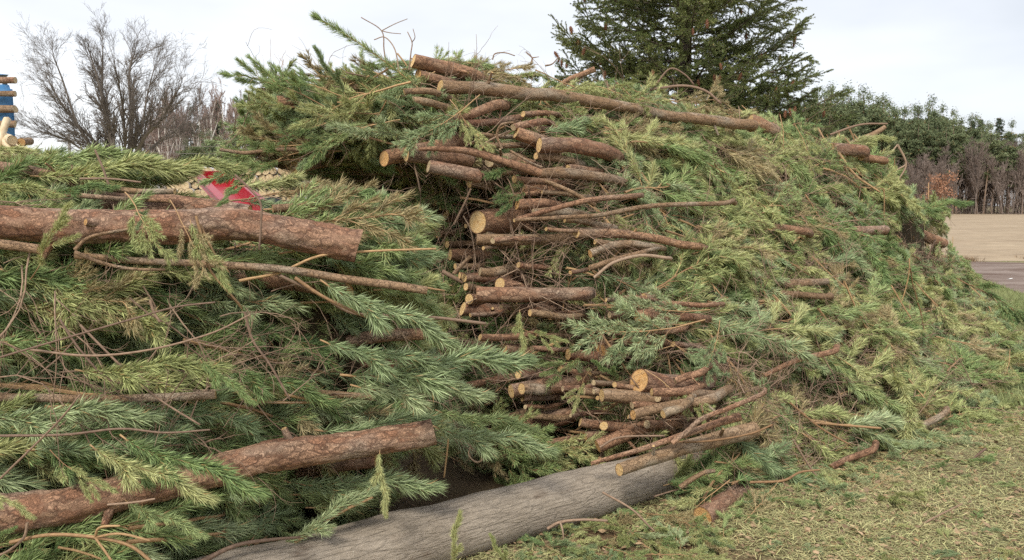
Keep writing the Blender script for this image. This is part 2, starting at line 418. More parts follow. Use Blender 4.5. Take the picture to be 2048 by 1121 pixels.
KMAT = {'leader': [M_NEED], 'tail': [M_NEED, M_NBLUE, M_NPALE], 'bushy': [M_NEED, M_NPALE], 'plume': [M_NBLUE, M_NEED], 'open': [M_NEED, M_NPALE], 'spray': [M_NBLUE, M_NPALE], 'long': [M_NEED, M_NBLUE]}
KLEN = {k: s['L'] for k, s in SPEC.items()}
_sd = 10
for k, s in SPEC.items():
    KINDS[k] = []
    for q in range(3):
        _sd += 7
        wd, nd = gen_bough(_sd, **s)
        for mat in KMAT[k] + ([M_NBROWN] if (q == 0 and k in ('open', 'bushy')) else []):
            KINDS[k].append((wd.mesh('bough_wood', M_STEM), nd.mesh('bough_needles', mat, False), merge(wd, nd).mesh('bough', [M_STEM, mat], False), mat))
TWIGS = [gen_twig(300 + i, L=[.6, .8, 1.0, .7, .9, .5][i % 6], forks=[4, 5, 3, 6, 4, 3][i % 6]).mesh('twig', M_TWIG) for i in range(8)]

def basis(x, z):
    x = nrm(x); z = nrm(z - x * np.dot(x, z)); y = np.cross(z, x)
    return np.stack([x, y, z], 1)
def mat4(p, B, s=1.0):
    m = Matrix(((*(B[0] * s), p[0]), (*(B[1] * s), p[1]), (*(B[2] * s), p[2]), (0, 0, 0, 1))); return m

def add_bough(kind, var, p, x, z, s, label, group, mat=None):
    wd, nd, _, _m = KINDS[kind][var % len(KINDS[kind])]
    if mat is not None:
        for c in KINDS[kind]:
            if c[3] is mat: wd, nd = c[0], c[1]
    o = obj('pine_bough', wd, mw=mat4(p, basis(x, z), s), label=label, category='branch', group=group)
    obj('needles', nd, parent=o)
    return o

# ------------------------------------------------------------------ heap surfaces (distance ahead as a function of where one looks)
def tps(pts):
    P = np.array(pts, float); X = P[:, :2] / 1000; y = np.log(P[:, 2]); n = len(X)
    def U(r): return np.where(r > 0, r * r * np.log(np.maximum(r, 1e-9)), 0)
    K = U(np.linalg.norm(X[:, None] - X[None], axis=2)) + np.eye(n) * 2e-3
    A = np.zeros((n + 3, n + 3)); A[:n, :n] = K; A[:n, n] = 1; A[:n, n + 1:] = X; A[n, :n] = 1; A[n + 1:, :n] = X.T
    w = np.linalg.solve(A, np.concatenate([y, np.zeros(3)]))
    def f(px, py):
        q = np.stack([np.atleast_1d(px), np.atleast_1d(py)], 1) / 1000.0
        r = U(np.linalg.norm(q[:, None] - X[None], axis=2)) @ w[:n] + w[n] + q @ w[n + 1:]
        return np.exp(r)
    return f
DM = tps([(480, 150, 5.7), (650, 200, 5.6), (820, 120, 5.9), (1000, 140, 6.3), (1200, 160, 6.9), (1400, 190, 7.7), (1550, 230, 8.7), (1700, 270, 9.8), (1790, 300, 10.5), (1850, 400, 11.2), (1900, 480, 12.5), (1960, 545, 15),
          (560, 320, 6.0), (750, 300, 5.8), (850, 300, 5.65), (1000, 300, 5.6), (1200, 300, 6.0), (1400, 300, 6.9), (1600, 330, 8.2), (1700, 400, 8.8), (1800, 440, 9.8), (810, 375, 7.0), (880, 390, 6.6), (700, 400, 6.8),
          (950, 440, 5.5), (1100, 450, 5.4), (1300, 460, 5.7), (1500, 480, 6.6), (1700, 500, 7.8), (1850, 520, 10.2), (900, 560, 5.6), (1000, 590, 5.2), (1200, 600, 5.2), (1400, 600, 5.6), (1600, 600, 6.4), (1800, 600, 7.9), (1950, 620, 11.5),
          (2000, 680, 9.8), (2040, 760, 7.8), (1900, 850, 6.15), (1750, 925, 5.35), (1560, 980, 4.85), (1440, 1070, 4.2), (1400, 750, 5.0), (1600, 750, 5.7), (1800, 750, 6.7), (1900, 700, 7.8), (1200, 780, 4.85), (1250, 850, 4.7),
          (1400, 900, 4.6), (1600, 880, 5.15), (1000, 760, 5.0), (1050, 830, 5.0), (1050, 920, 5.7), (1150, 700, 5.5), (1300, 940, 4.6), (950, 660, 5.2), (1330, 1000, 4.6)])
DL = tps([(-300, 300, 4.0), (0, 310, 4.0), (300, 330, 4.15), (600, 350, 4.6), (800, 380, 4.8), (0, 420, 3.4), (400, 430, 3.5), (700, 450, 3.75), (880, 520, 4.2), (0, 600, 3.15), (400, 600, 3.25), (700, 600, 3.6), (950, 640, 4.1),
          (0, 800, 3.0), (400, 800, 3.15), (700, 780, 3.45), (1000, 740, 4.0), (0, 1000, 2.9), (400, 1000, 3.15), (700, 950, 3.6), (1080, 900, 4.3), (900, 850, 3.9), (0, 1121, 2.85), (450, 1121, 3.25), (700, 1060, 3.8), (-300, 700, 2.95), (-300, 1121, 2.75), (-300, 450, 3.3)])
POLY_M = [(440, 300), (490, 120), (560, 135), (640, 150), (700, 135), (820, 112), (950, 125), (1150, 158), (1300, 178), (1500, 218), (1700, 275), (1785, 300), (1800, 350), (1850, 405), (1915, 415), (1880, 490), (1960, 550), (2000, 610), (2070, 720), (2070, 790), (1900, 858), (1750, 928), (1560, 985), (1440, 1075), (1330, 1010), (1180, 960), (900, 960), (850, 800), (700, 420), (500, 330)]
POLY_L = [(-150, 315), (100, 308), (370, 335), (395, 390), (400, 425), (500, 425), (540, 362), (720, 345), (810, 385), (880, 480), (970, 640), (1060, 735), (1050, 800), (1090, 905), (900, 960), (870, 1010), (600, 1121), (430, 1180), (-150, 1180)]
def inside(poly, x, y):
    x = np.atleast_1d(x); y = np.atleast_1d(y); c = np.zeros(len(x), bool); n = len(poly)
    for i in range(n):
        (x1, y1), (x2, y2) = poly[i], poly[(i + 1) % n]
        k = ((y1 > y) != (y2 > y)) & (x < (x2 - x1) * (y - y1) / (y2 - y1 + 1e-9) + x1)
        c ^= k
    return c
def surf(D, px, py, off=0.0):
    return at(px, py, float(D(px, py)[0]) + off)
def surf_frame(D, px, py):
    p = surf(D, px, py); u = nrm(surf(D, px + 6, py) - p); v = nrm(surf(D, px, py + 6) - p)
    n = nrm(np.cross(v, u))
    if n[1] > 0: n = -n
    return p, u, v, n

# ------------------------------------------------------------------ ground, field, road
def ground_mat():
    t = NT('litter_ground', .95, .1); g = t.node('ShaderNodeNewGeometry').outputs['Position']
    a = t.noise(g, 1.1, 4); b = t.noise(g, 9, 5, .7); c3 = t.noise(g, 70, 4, .75)
    c = t.mix(t.ramp(a, [(.38, 0), (.6, 1)]), (.36, .31, .18), (.27, .27, .13))
    c = t.mix(t.ramp(b, [(.45, 0), (.62, .8)]), c, (.20, .135, .08))
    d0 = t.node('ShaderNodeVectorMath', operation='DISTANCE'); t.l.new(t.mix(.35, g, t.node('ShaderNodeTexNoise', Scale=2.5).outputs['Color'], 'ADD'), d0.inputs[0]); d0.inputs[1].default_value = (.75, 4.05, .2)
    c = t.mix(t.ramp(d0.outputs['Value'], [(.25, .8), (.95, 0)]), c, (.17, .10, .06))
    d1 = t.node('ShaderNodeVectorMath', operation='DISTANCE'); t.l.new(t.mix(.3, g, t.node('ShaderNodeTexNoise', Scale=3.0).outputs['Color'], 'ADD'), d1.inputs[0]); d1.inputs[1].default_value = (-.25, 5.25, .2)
    c = t.mix(t.ramp(d1.outputs['Value'], [(.12, 1), (.16, .95), (.95, .9), (1.0, 0)] if False else [(.9, .92), (1.0, 0)]), c, (.09, .06, .035))  # dark round patch painted in for the shade of the gap behind the trunk
    c = t.mix(.8, c, t.ramp(c3, [(.3, .5), (.7, 1.5)]), 'MULTIPLY')
    t.color(c); t.bump(t.math('ADD', b, c3), .9, .02); return t.m
def flat_obj(name, poly, z, mat, lab=None, n=0, amp=0.0):
    mb = MB(); poly = np.array(poly, float)
    v = np.column_stack([poly, np.full(len(poly), z)])
    mb.add(np.vstack([v, v.mean(0)]), [(i, (i + 1) % len(v), len(v)) for i in range(len(v))])
    return obj(name, mb.mesh(name, mat, False), kind='structure', label=lab)
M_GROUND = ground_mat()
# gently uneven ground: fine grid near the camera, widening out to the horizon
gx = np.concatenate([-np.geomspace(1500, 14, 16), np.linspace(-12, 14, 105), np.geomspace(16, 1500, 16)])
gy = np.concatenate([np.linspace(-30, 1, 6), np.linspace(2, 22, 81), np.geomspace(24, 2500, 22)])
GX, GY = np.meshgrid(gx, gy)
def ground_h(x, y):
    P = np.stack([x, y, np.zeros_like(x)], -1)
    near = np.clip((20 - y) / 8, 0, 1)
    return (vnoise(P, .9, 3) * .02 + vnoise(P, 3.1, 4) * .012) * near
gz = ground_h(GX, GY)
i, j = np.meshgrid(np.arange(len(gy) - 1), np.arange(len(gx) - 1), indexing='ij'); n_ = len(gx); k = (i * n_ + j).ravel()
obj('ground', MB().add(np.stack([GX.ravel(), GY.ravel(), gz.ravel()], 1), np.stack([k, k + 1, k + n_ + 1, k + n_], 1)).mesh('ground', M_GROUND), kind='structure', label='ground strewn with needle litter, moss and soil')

t = NT('ploughed_soil', .95, .1); g = t.node('ShaderNodeNewGeometry').outputs['Position']
c = t.mix(t.ramp(t.noise(t.scaled(g, (.35, 1, 1)), .35, 6, .7), [(.35, 0), (.65, 1)]), (.31, .235, .16), (.41, .325, .225))
c = t.mix(.5, c, t.ramp(t.noise(t.scaled(g, (.4, 1.4, 1)), 3.5, 4, .7), [(.3, .6), (.7, 1.35)]), 'MULTIPLY'); c = t.mix(.6, c, t.ramp(t.noise(t.scaled(g, (.25, .5, 1)), 1.2, 6, .8), [(.35, .75), (.65, 1.2)]), 'MULTIPLY'); t.color(c); M_FIELD = t.m
fl = [(float(at(px, py, ground_Y(py))[0]), float(ground_Y(py))) for px, py in ((1500, 523), (1900, 519), (2048, 523), (2600, 540))]
# field: ridged soil rows, a long grid
fx = np.linspace(5, 190, 60); fy = np.geomspace(24.5, 205, 150)
FX, FY = np.meshgrid(fx, fy); FZ = .03 + .03 * vnoise(np.stack([FX * .5, FY * .8, FX * 0], -1), 1, 7) + .03 * vnoise(np.stack([FX, FY * 2.1, FX * 0], -1), 1, 8)
i, j = np.meshgrid(np.arange(149), np.arange(59), indexing='ij'); k = (i * 60 + j).ravel()
obj('ploughed_field', MB().add(np.stack([FX.ravel(), FY.ravel(), np.where(FY < 25.5, .008, np.maximum(FZ, .008)).ravel()], 1), np.stack([k, k + 1, k + 61, k + 60], 1)).mesh('field', M_FIELD), kind='structure', label='bare tan ploughed field')
t = NT('dirt_road', .95, .1); g = t.node('ShaderNodeNewGeometry').outputs['Position']
c = t.mix(t.ramp(t.noise(t.scaled(g, (.3, 1, 1)), 1.3, 5, .65), [(.38, 0), (.62, 1)]), (.15, .105, .085), (.27, .215, .185)); t.color(c)
t.bump(t.noise(g, 6, 5, .7), .8, .05); M_ROAD = t.m
rx0, rx1 = [], []
for u in np.linspace(0, 1, 40):
    lo = np.interp(u, [0, .25, .5, 1], [1800, 1900, 2048, 2500]); lp_ = np.interp(lo, [1800, 1940, 2048, 2500], [524, 549, 592, 760]); hi = np.interp(lo, [1800, 2048, 2500], [521, 527, 545])
    rx0.append(at(lo, lp_, ground_Y(lp_))); rx1.append(at(lo, hi, ground_Y(hi)))
mbr = MB(); rows = 9; V = []
for a, b in zip(rx0, rx1):
    for q in range(rows):
        p = a + (b - a) * q / (rows - 1); p = p.copy(); p[2] = .018 + .02 * float(vnoise(p * np.array([.3, 1.6, 0]), 1, 5)) * (0 < q < rows - 1); V.append(p)
k = (np.arange(39)[:, None] * rows + np.arange(rows - 1)[None]).ravel()
mbr.add(np.array(V), np.stack([k, k + rows, k + rows + 1, k + 1], 1)); obj('dirt_road', mbr.mesh('road', M_ROAD), kind='structure', label='rutted dirt road beside the field')

# ------------------------------------------------------------------ background woodland
M_FARN = needle_mat('far_pine_needles', [(.1, (.095, .125, .065)), (.45, (.145, .18, .085)), (.9, (.205, .235, .115))], .7, .05)
M_FARN2 = needle_mat('far_spruce_needles', [(.1, (.04, .06, .035)), (.9, (.075, .10, .055))], .7, .05)
M_FARB = stem_mat('far_bare_bark', [(0, (.15, .115, .095)), (.5, (.21, .165, .14)), (1, (.28, .22, .19))])
M_PINK = stem_mat('far_birch_twigs', [(0, (.22, .15, .13)), (1, (.33, .25, .22))])
M_PTRUNK = stem_mat('far_pine_trunk', [(0, (.24, .17, .13)), (1, (.38, .27, .19))])
t = NT('birch_bark', .7, .2); lp = t.attr('lp').outputs['Vector']; t.color(t.mix(t.ramp(t.noise(t.scaled(lp, (1, 1, 3)), 6, 3), [(.6, 0), (.66, .8)]), (.66, .62, .57), (.09, .075, .065))); M_BIRCH = t.m
t = NT('dry_beech_leaves', .8, .1); t.color(t.ramp(t.attr('tint').outputs['Fac'], [(0, (.24, .125, .075)), (1, (.40, .22, .14))])); M_BEECH = t.m

def leaf_quads(mb, C, n, spread, size, rng, asp=.3, mi=0, flat=1.0):
    P = C + rng.normal(0, 1, (n, 3)) * np.array(spread)
    a = nrm(rng.normal(0, 1, (n, 3)) * np.array([1, 1, flat])); b = nrm(np.cross(a, rng.normal(0, 1, (n, 3))))
    s = size * rng.uniform(.5, 1.2, (n, 1)); a = a * s; b = b * s * asp
    v = np.stack([P - a, P + b, P + a, P - b], 1).reshape(-1, 3); k = np.arange(n)[:, None] * 4
    mb.add(v, k + [0, 1, 2, 3], tint=np.repeat(rng.uniform(0, 1, n), 4), mi=mi)

def gen_pine(seed, hgt=18, base=.35, width=2.6):
    rng = np.random.default_rng(seed); tr, cr = MB(), MB()
    C = curve_from((0, 0, 0), (0, 0, 1), hgt * .97, 12, rng, .02); v, f, lp = tube(C, np.linspace(.2, .015, 12), 7, .1, seed, 3); tr.add(v, f, lp, tint=rng.uniform(0, 1))
    for q in range(34):
        u = base + (1 - base) * ((q + rng.uniform()) / 46) ** .9
        p = np.array([np.interp(u, np.linspace(0, 1, 12), C[:, k]) for k in range(3)])
        w = width * (min(1, (1 - u) / (1 - base) * 1.2 + .34) ** .9) * rng.uniform(.4, 1.05)
        a = rng.uniform(0, 6.283); tip = p + np.array([math.cos(a) * w, math.sin(a) * w, rng.uniform(.0, .5) * w])
        c = smooth_path([p, (p + tip) / 2 + [0, 0, -.1], tip], 5); v, f, lp = tube(c, np.linspace(.045, .015, 5), 3, seed=q); tr.add(v, f, lp, tint=rng.uniform(0, 1))
        for s in (.4, .7, 1.0):
            leaf_quads(cr, p + (tip - p) * s, 90, (.36, .36, .16), .23, rng, .27)
    leaf_quads(cr, C[-1], 200, (.34, .34, .5), .23, rng, .27)
    return tr, cr
def gen_spruce(seed, hgt=16, width=2.4):
    rng = np.random.default_rng(seed); tr, cr = MB(), MB()
    C = curve_from((0, 0, 0), (0, 0, 1), hgt, 10, rng, .012); v, f, lp = tube(C, np.linspace(.18, .02, 10), 6, seed=seed); tr.add(v, f, lp)
    for q in range(70):
        u = .12 + .87 * q / 70; p = np.array([np.interp(u, np.linspace(0, 1, 10), C[:, k]) for k in range(3)])
        w = width * (1 - u) ** .8 * rng.uniform(.7, 1.15) + .15; a = q * 2.4 + rng.uniform(-.3, .3)
        tip = p + np.array([math.cos(a) * w, math.sin(a) * w, -.28 * w])
        for s in (.3, .55, .8, 1.0): leaf_quads(cr, p + (tip - p) * s, 16, (.2, .2, .1), .22, rng, .3)
    return tr, cr
def gen_bare(seed, hgt=11, spread=.55, lv=4, rmin=.006, r0=.16, kids=(7, 6, 5, 4), up=.5, side=5, stems=1):
    rng = np.random.default_rng(seed); tr, tw = MB(), MB()
    def rec(p, d, l, r, k):
        n = max(4, 9 - 2 * k); c = curve_from(p, d, l, n, rng, .07 + .03 * k, (0, 0, up * .25))
        v, f, lp = tube(c, np.linspace(r, max(rmin, r * (.35 if k else .2)), n), [7, 5, 4, 3, 3][k], seed=int(rng.integers(90)))
        (tr if k < 2 else tw).add(v, f, lp, tint=rng.uniform(0, 1))
        if k < lv:
            for q in range(kids[min(k, len(kids) - 1)]):
                u = rng.uniform(.28 if k == 0 else .2, 1.0); i_ = min(n - 1, max(1, int(u * (n - 1)))); td = nrm(c[i_] - c[i_ - 1])
                dd = nrm(td + nrm(rng.normal(0, 1, 3)) * spread + np.array([0, 0, up * .2]))
                rec(c[i_], dd, l * rng.uniform(.32, .58) * (1.15 - .35 * u), max(rmin, r * .42), k + 1)
    for s in range(stems):
        rec(rng.normal(0, .12, 3) * [1, 1, 0] * stems, nrm(np.array([rng.normal(0, .12), rng.normal(0, .12), 1])), hgt * .8, r0, 0)
    return tr, tw

def tree(name, meshes, p, s, rz, label, group, cat='tree', parts=('trunk', 'crown')):
    o = obj(name, meshes[0], loc=p, label=label, category=cat, group=group)
    o.scale = (s, s, s); o.rotation_euler = (0, 0, rz); o.name = name
    c = obj(parts[1], meshes[1], parent=o); return o
PINES = [tuple(m.mesh('pine', mt, False) for m, mt in zip(gen_pine(500 + q, base=[.42, .5, .38, .54, .45][q], width=[3.3, 2.8, 3.7, 3.0, 2.6][q]), (M_PTRUNK, M_FARN))) for q in range(5)]
SPRUCES = [tuple(m.mesh('spruce', mt, False) for m, mt in zip(gen_spruce(520 + q), (M_PTRUNK, M_FARN2))) for q in range(2)]
BARES = [tuple(m.mesh('bare', M_FARB, False) for m in gen_bare(540 + q, rmin=.014, r0=.09, kids=(16, 8, 5, 3), up=.8, spread=.42)) for q in range(4)]
BIRCHES = [tuple(m.mesh('birch', mt, False) for m, mt in zip(gen_bare(560 + q, hgt=12, rmin=.013, r0=.15, kids=(9, 6, 5, 4), up=1.0, spread=.42, stems=2), (M_BIRCH, M_PINK))) for q in range(3)]
rng = np.random.default_rng(5)
front = [(1600, 190), (1622, 180), (1648, 172), (1672, 185), (1696, 172), (1724, 178), (1752, 196), (1778, 205), (1806, 215), (1832, 212), (1858, 198), (1880, 212), (1905, 222), (1935, 240), (1960, 236), (1988, 234), (2012, 244), (2036, 268), (2062, 280), (2090, 276)]
for q, (px, ty) in enumerate(front):
    Y = 150 + (px - 1600) * .11 + rng.uniform(-4, 6); p = at(px, 420, Y); p[2] = -.1
    hh = at(px, ty, Y)[2] + .1
    if px in (1935, 1960, 1988, 2062): tree('spruce_tree', SPRUCES[q % 2], p, hh / 16, rng.uniform(0, 6), 'dark pointed spruce rising from the right end of the far wood', 'spruces in the far wood')
    else: tree('pine_tree', PINES[q % 5], p, hh / 18, rng.uniform(0, 6), 'tall green-crowned pine at the front edge of the far wood', 'pines along the front of the far wood')
for q in range(105):
    px = rng.uniform(1540, 2120); Y = rng.uniform(158, 200); ty = np.interp(px, [1540, 1650, 1720, 1800, 1860, 1950, 2048, 2120], [205, 182, 188, 212, 204, 236, 272, 285]) + rng.uniform(-4, 44)
    p = at(px, 420, Y); p[2] = -.1; hh = at(px, ty, Y)[2]
    tree('pine_tree', PINES[rng.integers(5)], p, hh / 18, rng.uniform(0, 6), 'green pine standing deeper in the far wood behind the front row', 'pines deeper in the far wood')
for q in range(150):
    px = 1690 + 440 * rng.uniform() ** .85; Y = rng.uniform(138, 175) + (px - 1700) * .05
    ty = np.interp(px, [1700, 1800, 1900, 2000, 2130], [350, 335, 318, 305, 312]) + rng.uniform(-25, 45)
    p = at(px, 420, Y); p[2] = -.1; hh = at(px, ty, Y)[2]
    tree('bare_tree', BARES[rng.integers(4)], p, hh / 10.5, rng.uniform(0, 6), 'leafless grey-brown tree in front of the pines at the field edge', 'bare trees along the field edge', parts=('trunk', 'twigs'))
mbu = MB(); ru = np.random.default_rng(55)
for q in range(260):
    Y = ru.uniform(150, 225); x = ru.uniform(.30, .68) * Y; leaf_quads(mbu, np.array([x, Y, 2.0]), 200, (2.5, 1.5, 2.4), .55, ru, .07, flat=4.0)
obj('woodland_undergrowth', mbu.mesh('undergrowth', M_FARB, False), kind='stuff', label='grey-brown undergrowth between the trees of the far wood')
b_, c_ = MB(), MB(); rr = np.random.default_rng(77)
tr_, tw_ = gen_bare(571, hgt=6.5, rmin=.02, kids=(8, 4, 3), lv=3)
for q in range(60): leaf_quads(tw_, np.array([rr.normal(0, 1.1), rr.normal(0, 1.1), rr.uniform(1.0, 6.3)]), 26, (.4, .4, .35), .17, rr, .6)
p = at(1880, 420, 132); p[2] = -.1
tree('beech_tree', (tr_.mesh('beech', M_FARB, False), tw_.mesh('beech', M_BEECH, False)), p, 1.0, 0, 'small beech with rusty orange dead leaves at the field edge', None)

# left background: birches, pines and bare shrubs some 70 to 90 m off
for q, (px, ty, Y, kind) in enumerate([(402, 218, 78, 'b'), (470, 212, 84, 'b'), (498, 205, 86, 'b'), (356, 232, 88, 'r'), (432, 196, 92, 's'), (400, 262, 70, 'p'), (378, 276, 74, 'p'), (520, 232, 80, 'p'), (545, 210, 88, 'b'), (335, 250, 84, 'r'), (438, 238, 88, 'p'), (372, 225, 96, 'b'), (580, 240, 86, 'r'), (450, 215, 95, 'r'), (318, 262, 90, 'r'), (425, 262, 76, 'p')] + [(int(x_), int(y_), 88 + (i_ * 7) % 24, 'brbrbprb'[i_ % 8]) for i_, (x_, y_) in enumerate(zip(np.linspace(300, 640, 20), 236 + 22 * np.sin(np.arange(20) * 2.3)))]):
    p = at(px, 420, Y); p[2] = -.1; hh = at(px, ty, Y)[2]
    if kind == 'b': tree('birch_tree', BIRCHES[q % 3], p, hh / 11.5, q, ['white-stemmed birch beyond the firewood, left of the heap', 'white-stemmed birch close beside the overhanging boughs'][px > 440], 'birches behind the wood yard')
    elif kind == 'p': tree('pine_tree', PINES[q % 5], p, hh / 18, q, 'dark pine among the birches behind the firewood', 'pines among the birches')
    elif kind == 's': tree('spruce_tree', SPRUCES[0], p, hh / 16, q, 'slender dark spruce top rising between two white birches', None)
    else: tree('bare_tree', BIRCHES[q % 3][::1], p, hh / 11.5, q, 'hazy leafless tree with reddish twigs behind the wood yard', 'reddish bare trees behind the wood yard', parts=('trunk', 'twigs'))

# the large bare oak, several stems from one foot
def gen_oak():
    rng = np.random.default_rng(8); Y0 = 45.0
    base = at(238, 300, Y0); base[2] = 0; tw = MB(); stems = []
    def rec(p, d, l, r, k, mb):
        n = [0, 8, 6, 5, 4][k]; c = curve_from(p, d, l, n, rng, .10 + .02 * k, (0, 0, .10))
        v, f, lp = tube(c, np.linspace(r, max(.0035, r * .4), n), 5 if k < 2 else 3, seed=k); mb.add(v, f, lp, tint=rng.uniform(.2, .9))
        if k < 4:
            for q in range([0, 6, 4, 3][k]):
                u = rng.uniform(.15, 1.0); i_ = min(n - 1, max(1, int(round(u * (n - 1))))); td = nrm(c[i_] - c[i_ - 1])
                rec(c[i_], nrm(td + nrm(rng.normal(0, 1, 3)) * .5), l * rng.uniform(.4, .65), max(.004, r * .5), k + 1, mb)
    S = [([(236, 340), (225, 290), (214, 235), (200, 175), (187, 130), (176, 95)], .17, 0), ([(232, 345), (222, 300), (218, 250), (205, 200), (205, 140), (206, 82)], .22, .6), ([(242, 345), (250, 290), (246, 225), (240, 180), (228, 120)], .12, -1),
         ([(258, 345), (262, 270), (264, 215), (258, 165), (262, 125), (270, 105)], .18, .8), ([(262, 348), (285, 280), (318, 245), (345, 200), (362, 170)], .17, -.6), ([(226, 345), (190, 285), (150, 245), (115, 195), (92, 150)], .13, .4),
         ([(222, 350), (165, 300), (120, 275), (75, 262)], .09, -.8), ([(250, 345), (282, 255), (296, 185), (310, 130)], .11, .3), ([(268, 350), (310, 290), (352, 262), (374, 235)], .10, 1), ([(216, 345), (160, 260), (125, 160), (105, 110)], .11, -.3)]
    for pts, r, dy in S:
        P = [at(x, y, Y0 + dy * (q / len(pts)) * 3.5) for q, (x, y) in enumerate(pts)]
        P.insert(0, base + np.array([(pts[0][0] - 238) * .012, dy * .2, 0])); C = smooth_path(P, 16); mb = MB(); rad = np.linspace(r, .018, 16)
        v, f, lp = tube(C - base, rad, 7, .08, 3, 4); mb.add(v, f, lp, tint=.6); stems.append(mb)
        for q in range(25):
            i_ = rng.integers(4, 16); td = nrm(C[i_] - C[i_ - 1]); out = nrm((C[i_] - base) * np.array([1, 1, .2])); 
            rec(C[i_] - base, nrm(td * .75 + out * .45 + nrm(rng.normal(0, 1, 3)) * .42), rng.uniform(1.0, 1.85) * (.7 if pts[0][0] in (236, 232) and i_ > 11 else 1), rad[i_] * .45, 1, tw)
    return base, stems, tw
ob, stems, tw = gen_oak()
oak = obj('oak_tree', None, loc=ob, label='large leafless oak with several stems spreading against the sky at left', category='tree')
for s_ in stems: obj('stem', s_.mesh('oak_stem', M_OAK), parent=oak)
obj('twigs', tw.mesh('oak_twigs', M_OAK, False), parent=oak)

# utility pole and wires
t = NT('split_wood', .7, .2); lp = t.attr('lp').outputs['Vector']; t.color(t.mix(t.ramp(t.noise(t.scaled(lp, (1, 1, .25)), 30, 4, .7), [(.35, 0), (.65, 1)]), (.50, .38, .23), (.72, .61, .44))); M_SPLIT = t.m
t = NT('grey_pole', .8); t.color((.25, .23, .21)); M_POLE = t.m
pp = at(139, 300, 60); pz = at(139, 268, 60)[2]
mb = MB(); v, f, lp = tube([[0, 0, 0], [0, 0, pz / 2], [0, 0, pz]], [.13, .12, .1], 8, cap=True); mb.add(v, f, lp)
po = obj('utility_pole', mb.mesh('pole', M_POLE), loc=(pp[0], pp[1], 0), label='thin grey utility pole standing beside the bare oak', category='pole')
mb = MB(); v, f, lp = tube([[-.8, 0, pz - .5], [.8, 0, pz - .5]], .06, 4, cap=True); mb.add(v, f, lp); obj('crossarm', mb.mesh('arm', M_POLE), parent=po)
for zz in (288, 303):
    a, b = at(139, zz - 10, 60), at(620, zz, 62); c = smooth_path([a, (a + b) / 2 - [0, 0, .35], b], 20); v, f, lp = tube(c - a, .014, 4)
    obj('overhead_wire', MB().add(v, f, lp).mesh('wire', M_POLE), loc=a, label=['upper', 'lower'][zz > 290] + ' overhead wire crossing in front of the birches', category='wire')

# ------------------------------------------------------------------ wood yard at left: tarp stack, firewood, red chute
t = NT('blue_tarp', .45, .4); lp = t.attr('lp').outputs['Vector']; t.color(t.mix(t.ramp(t.noise(lp, 2.2, 4), [(.35, 0), (.7, 1)]), (.035, .14, .32), (.10, .26, .46)))
t.bump(t.noise(lp, 5, 4), .6, .03); M_TARP = t.m
YT = 10.0; c0 = at(24, 150, YT); x1 = c0[0]; zt = c0[2]
mb = MB(); nx, nz_ = 36, 40; V = []
for a in range(nz_):
    for b in range(nx):
        u = b / (nx - 1); w = a / (nz_ - 1); z = w * zt
        if u < .5: x, y = x1 - 3 * (1 - u * 2), YT
        else: x, y = x1 - 1.0 * (u - .5) * 2, YT + 1.4 * (u - .5) * 2
        fold = .035 * float(vnoise(np.array([x * 3 + y * 3, z * .7, 2.]), 1, 4)) + .02 * math.sin(x * 13 + z * 2)
        top = .08 * (w > .95) * (w - .95) / .05
        V.append([x - fold * (u >= .5) - top * (u > .45), y + fold + top, z - (0.10 if (w > .97 and .42 < u < .58) else 0)])
k = (np.arange(nz_ - 1)[:, None] * nx + np.arange(nx - 1)[None]).ravel()
V = np.array(V); cen = np.array([x1 - 1.5, YT, 0])
mb.add(V - cen, np.stack([k, k + 1, k + nx + 1, k + nx], 1))
tv = np.array([[x1 - 3, YT + .06, zt - .01], [x1 - .07, YT + .06, zt - .01], [x1 - 1.07, YT + 1.4, zt - .01], [x1 - 3, YT + 1.4, zt - .01]]) + [0, 0, .02]
mb.add(np.vstack([tv, [[x1 - 1.5, YT + .7, zt + .22]]]) - cen, [(0, 1, 4), (1, 2, 4), (2, 3, 4), (3, 0, 4)])
obj('tarpaulin_cover', mb.mesh('tarp', M_TARP), loc=cen, label='tall blue tarpaulin cover at the left edge of the picture', category='tarpaulin')

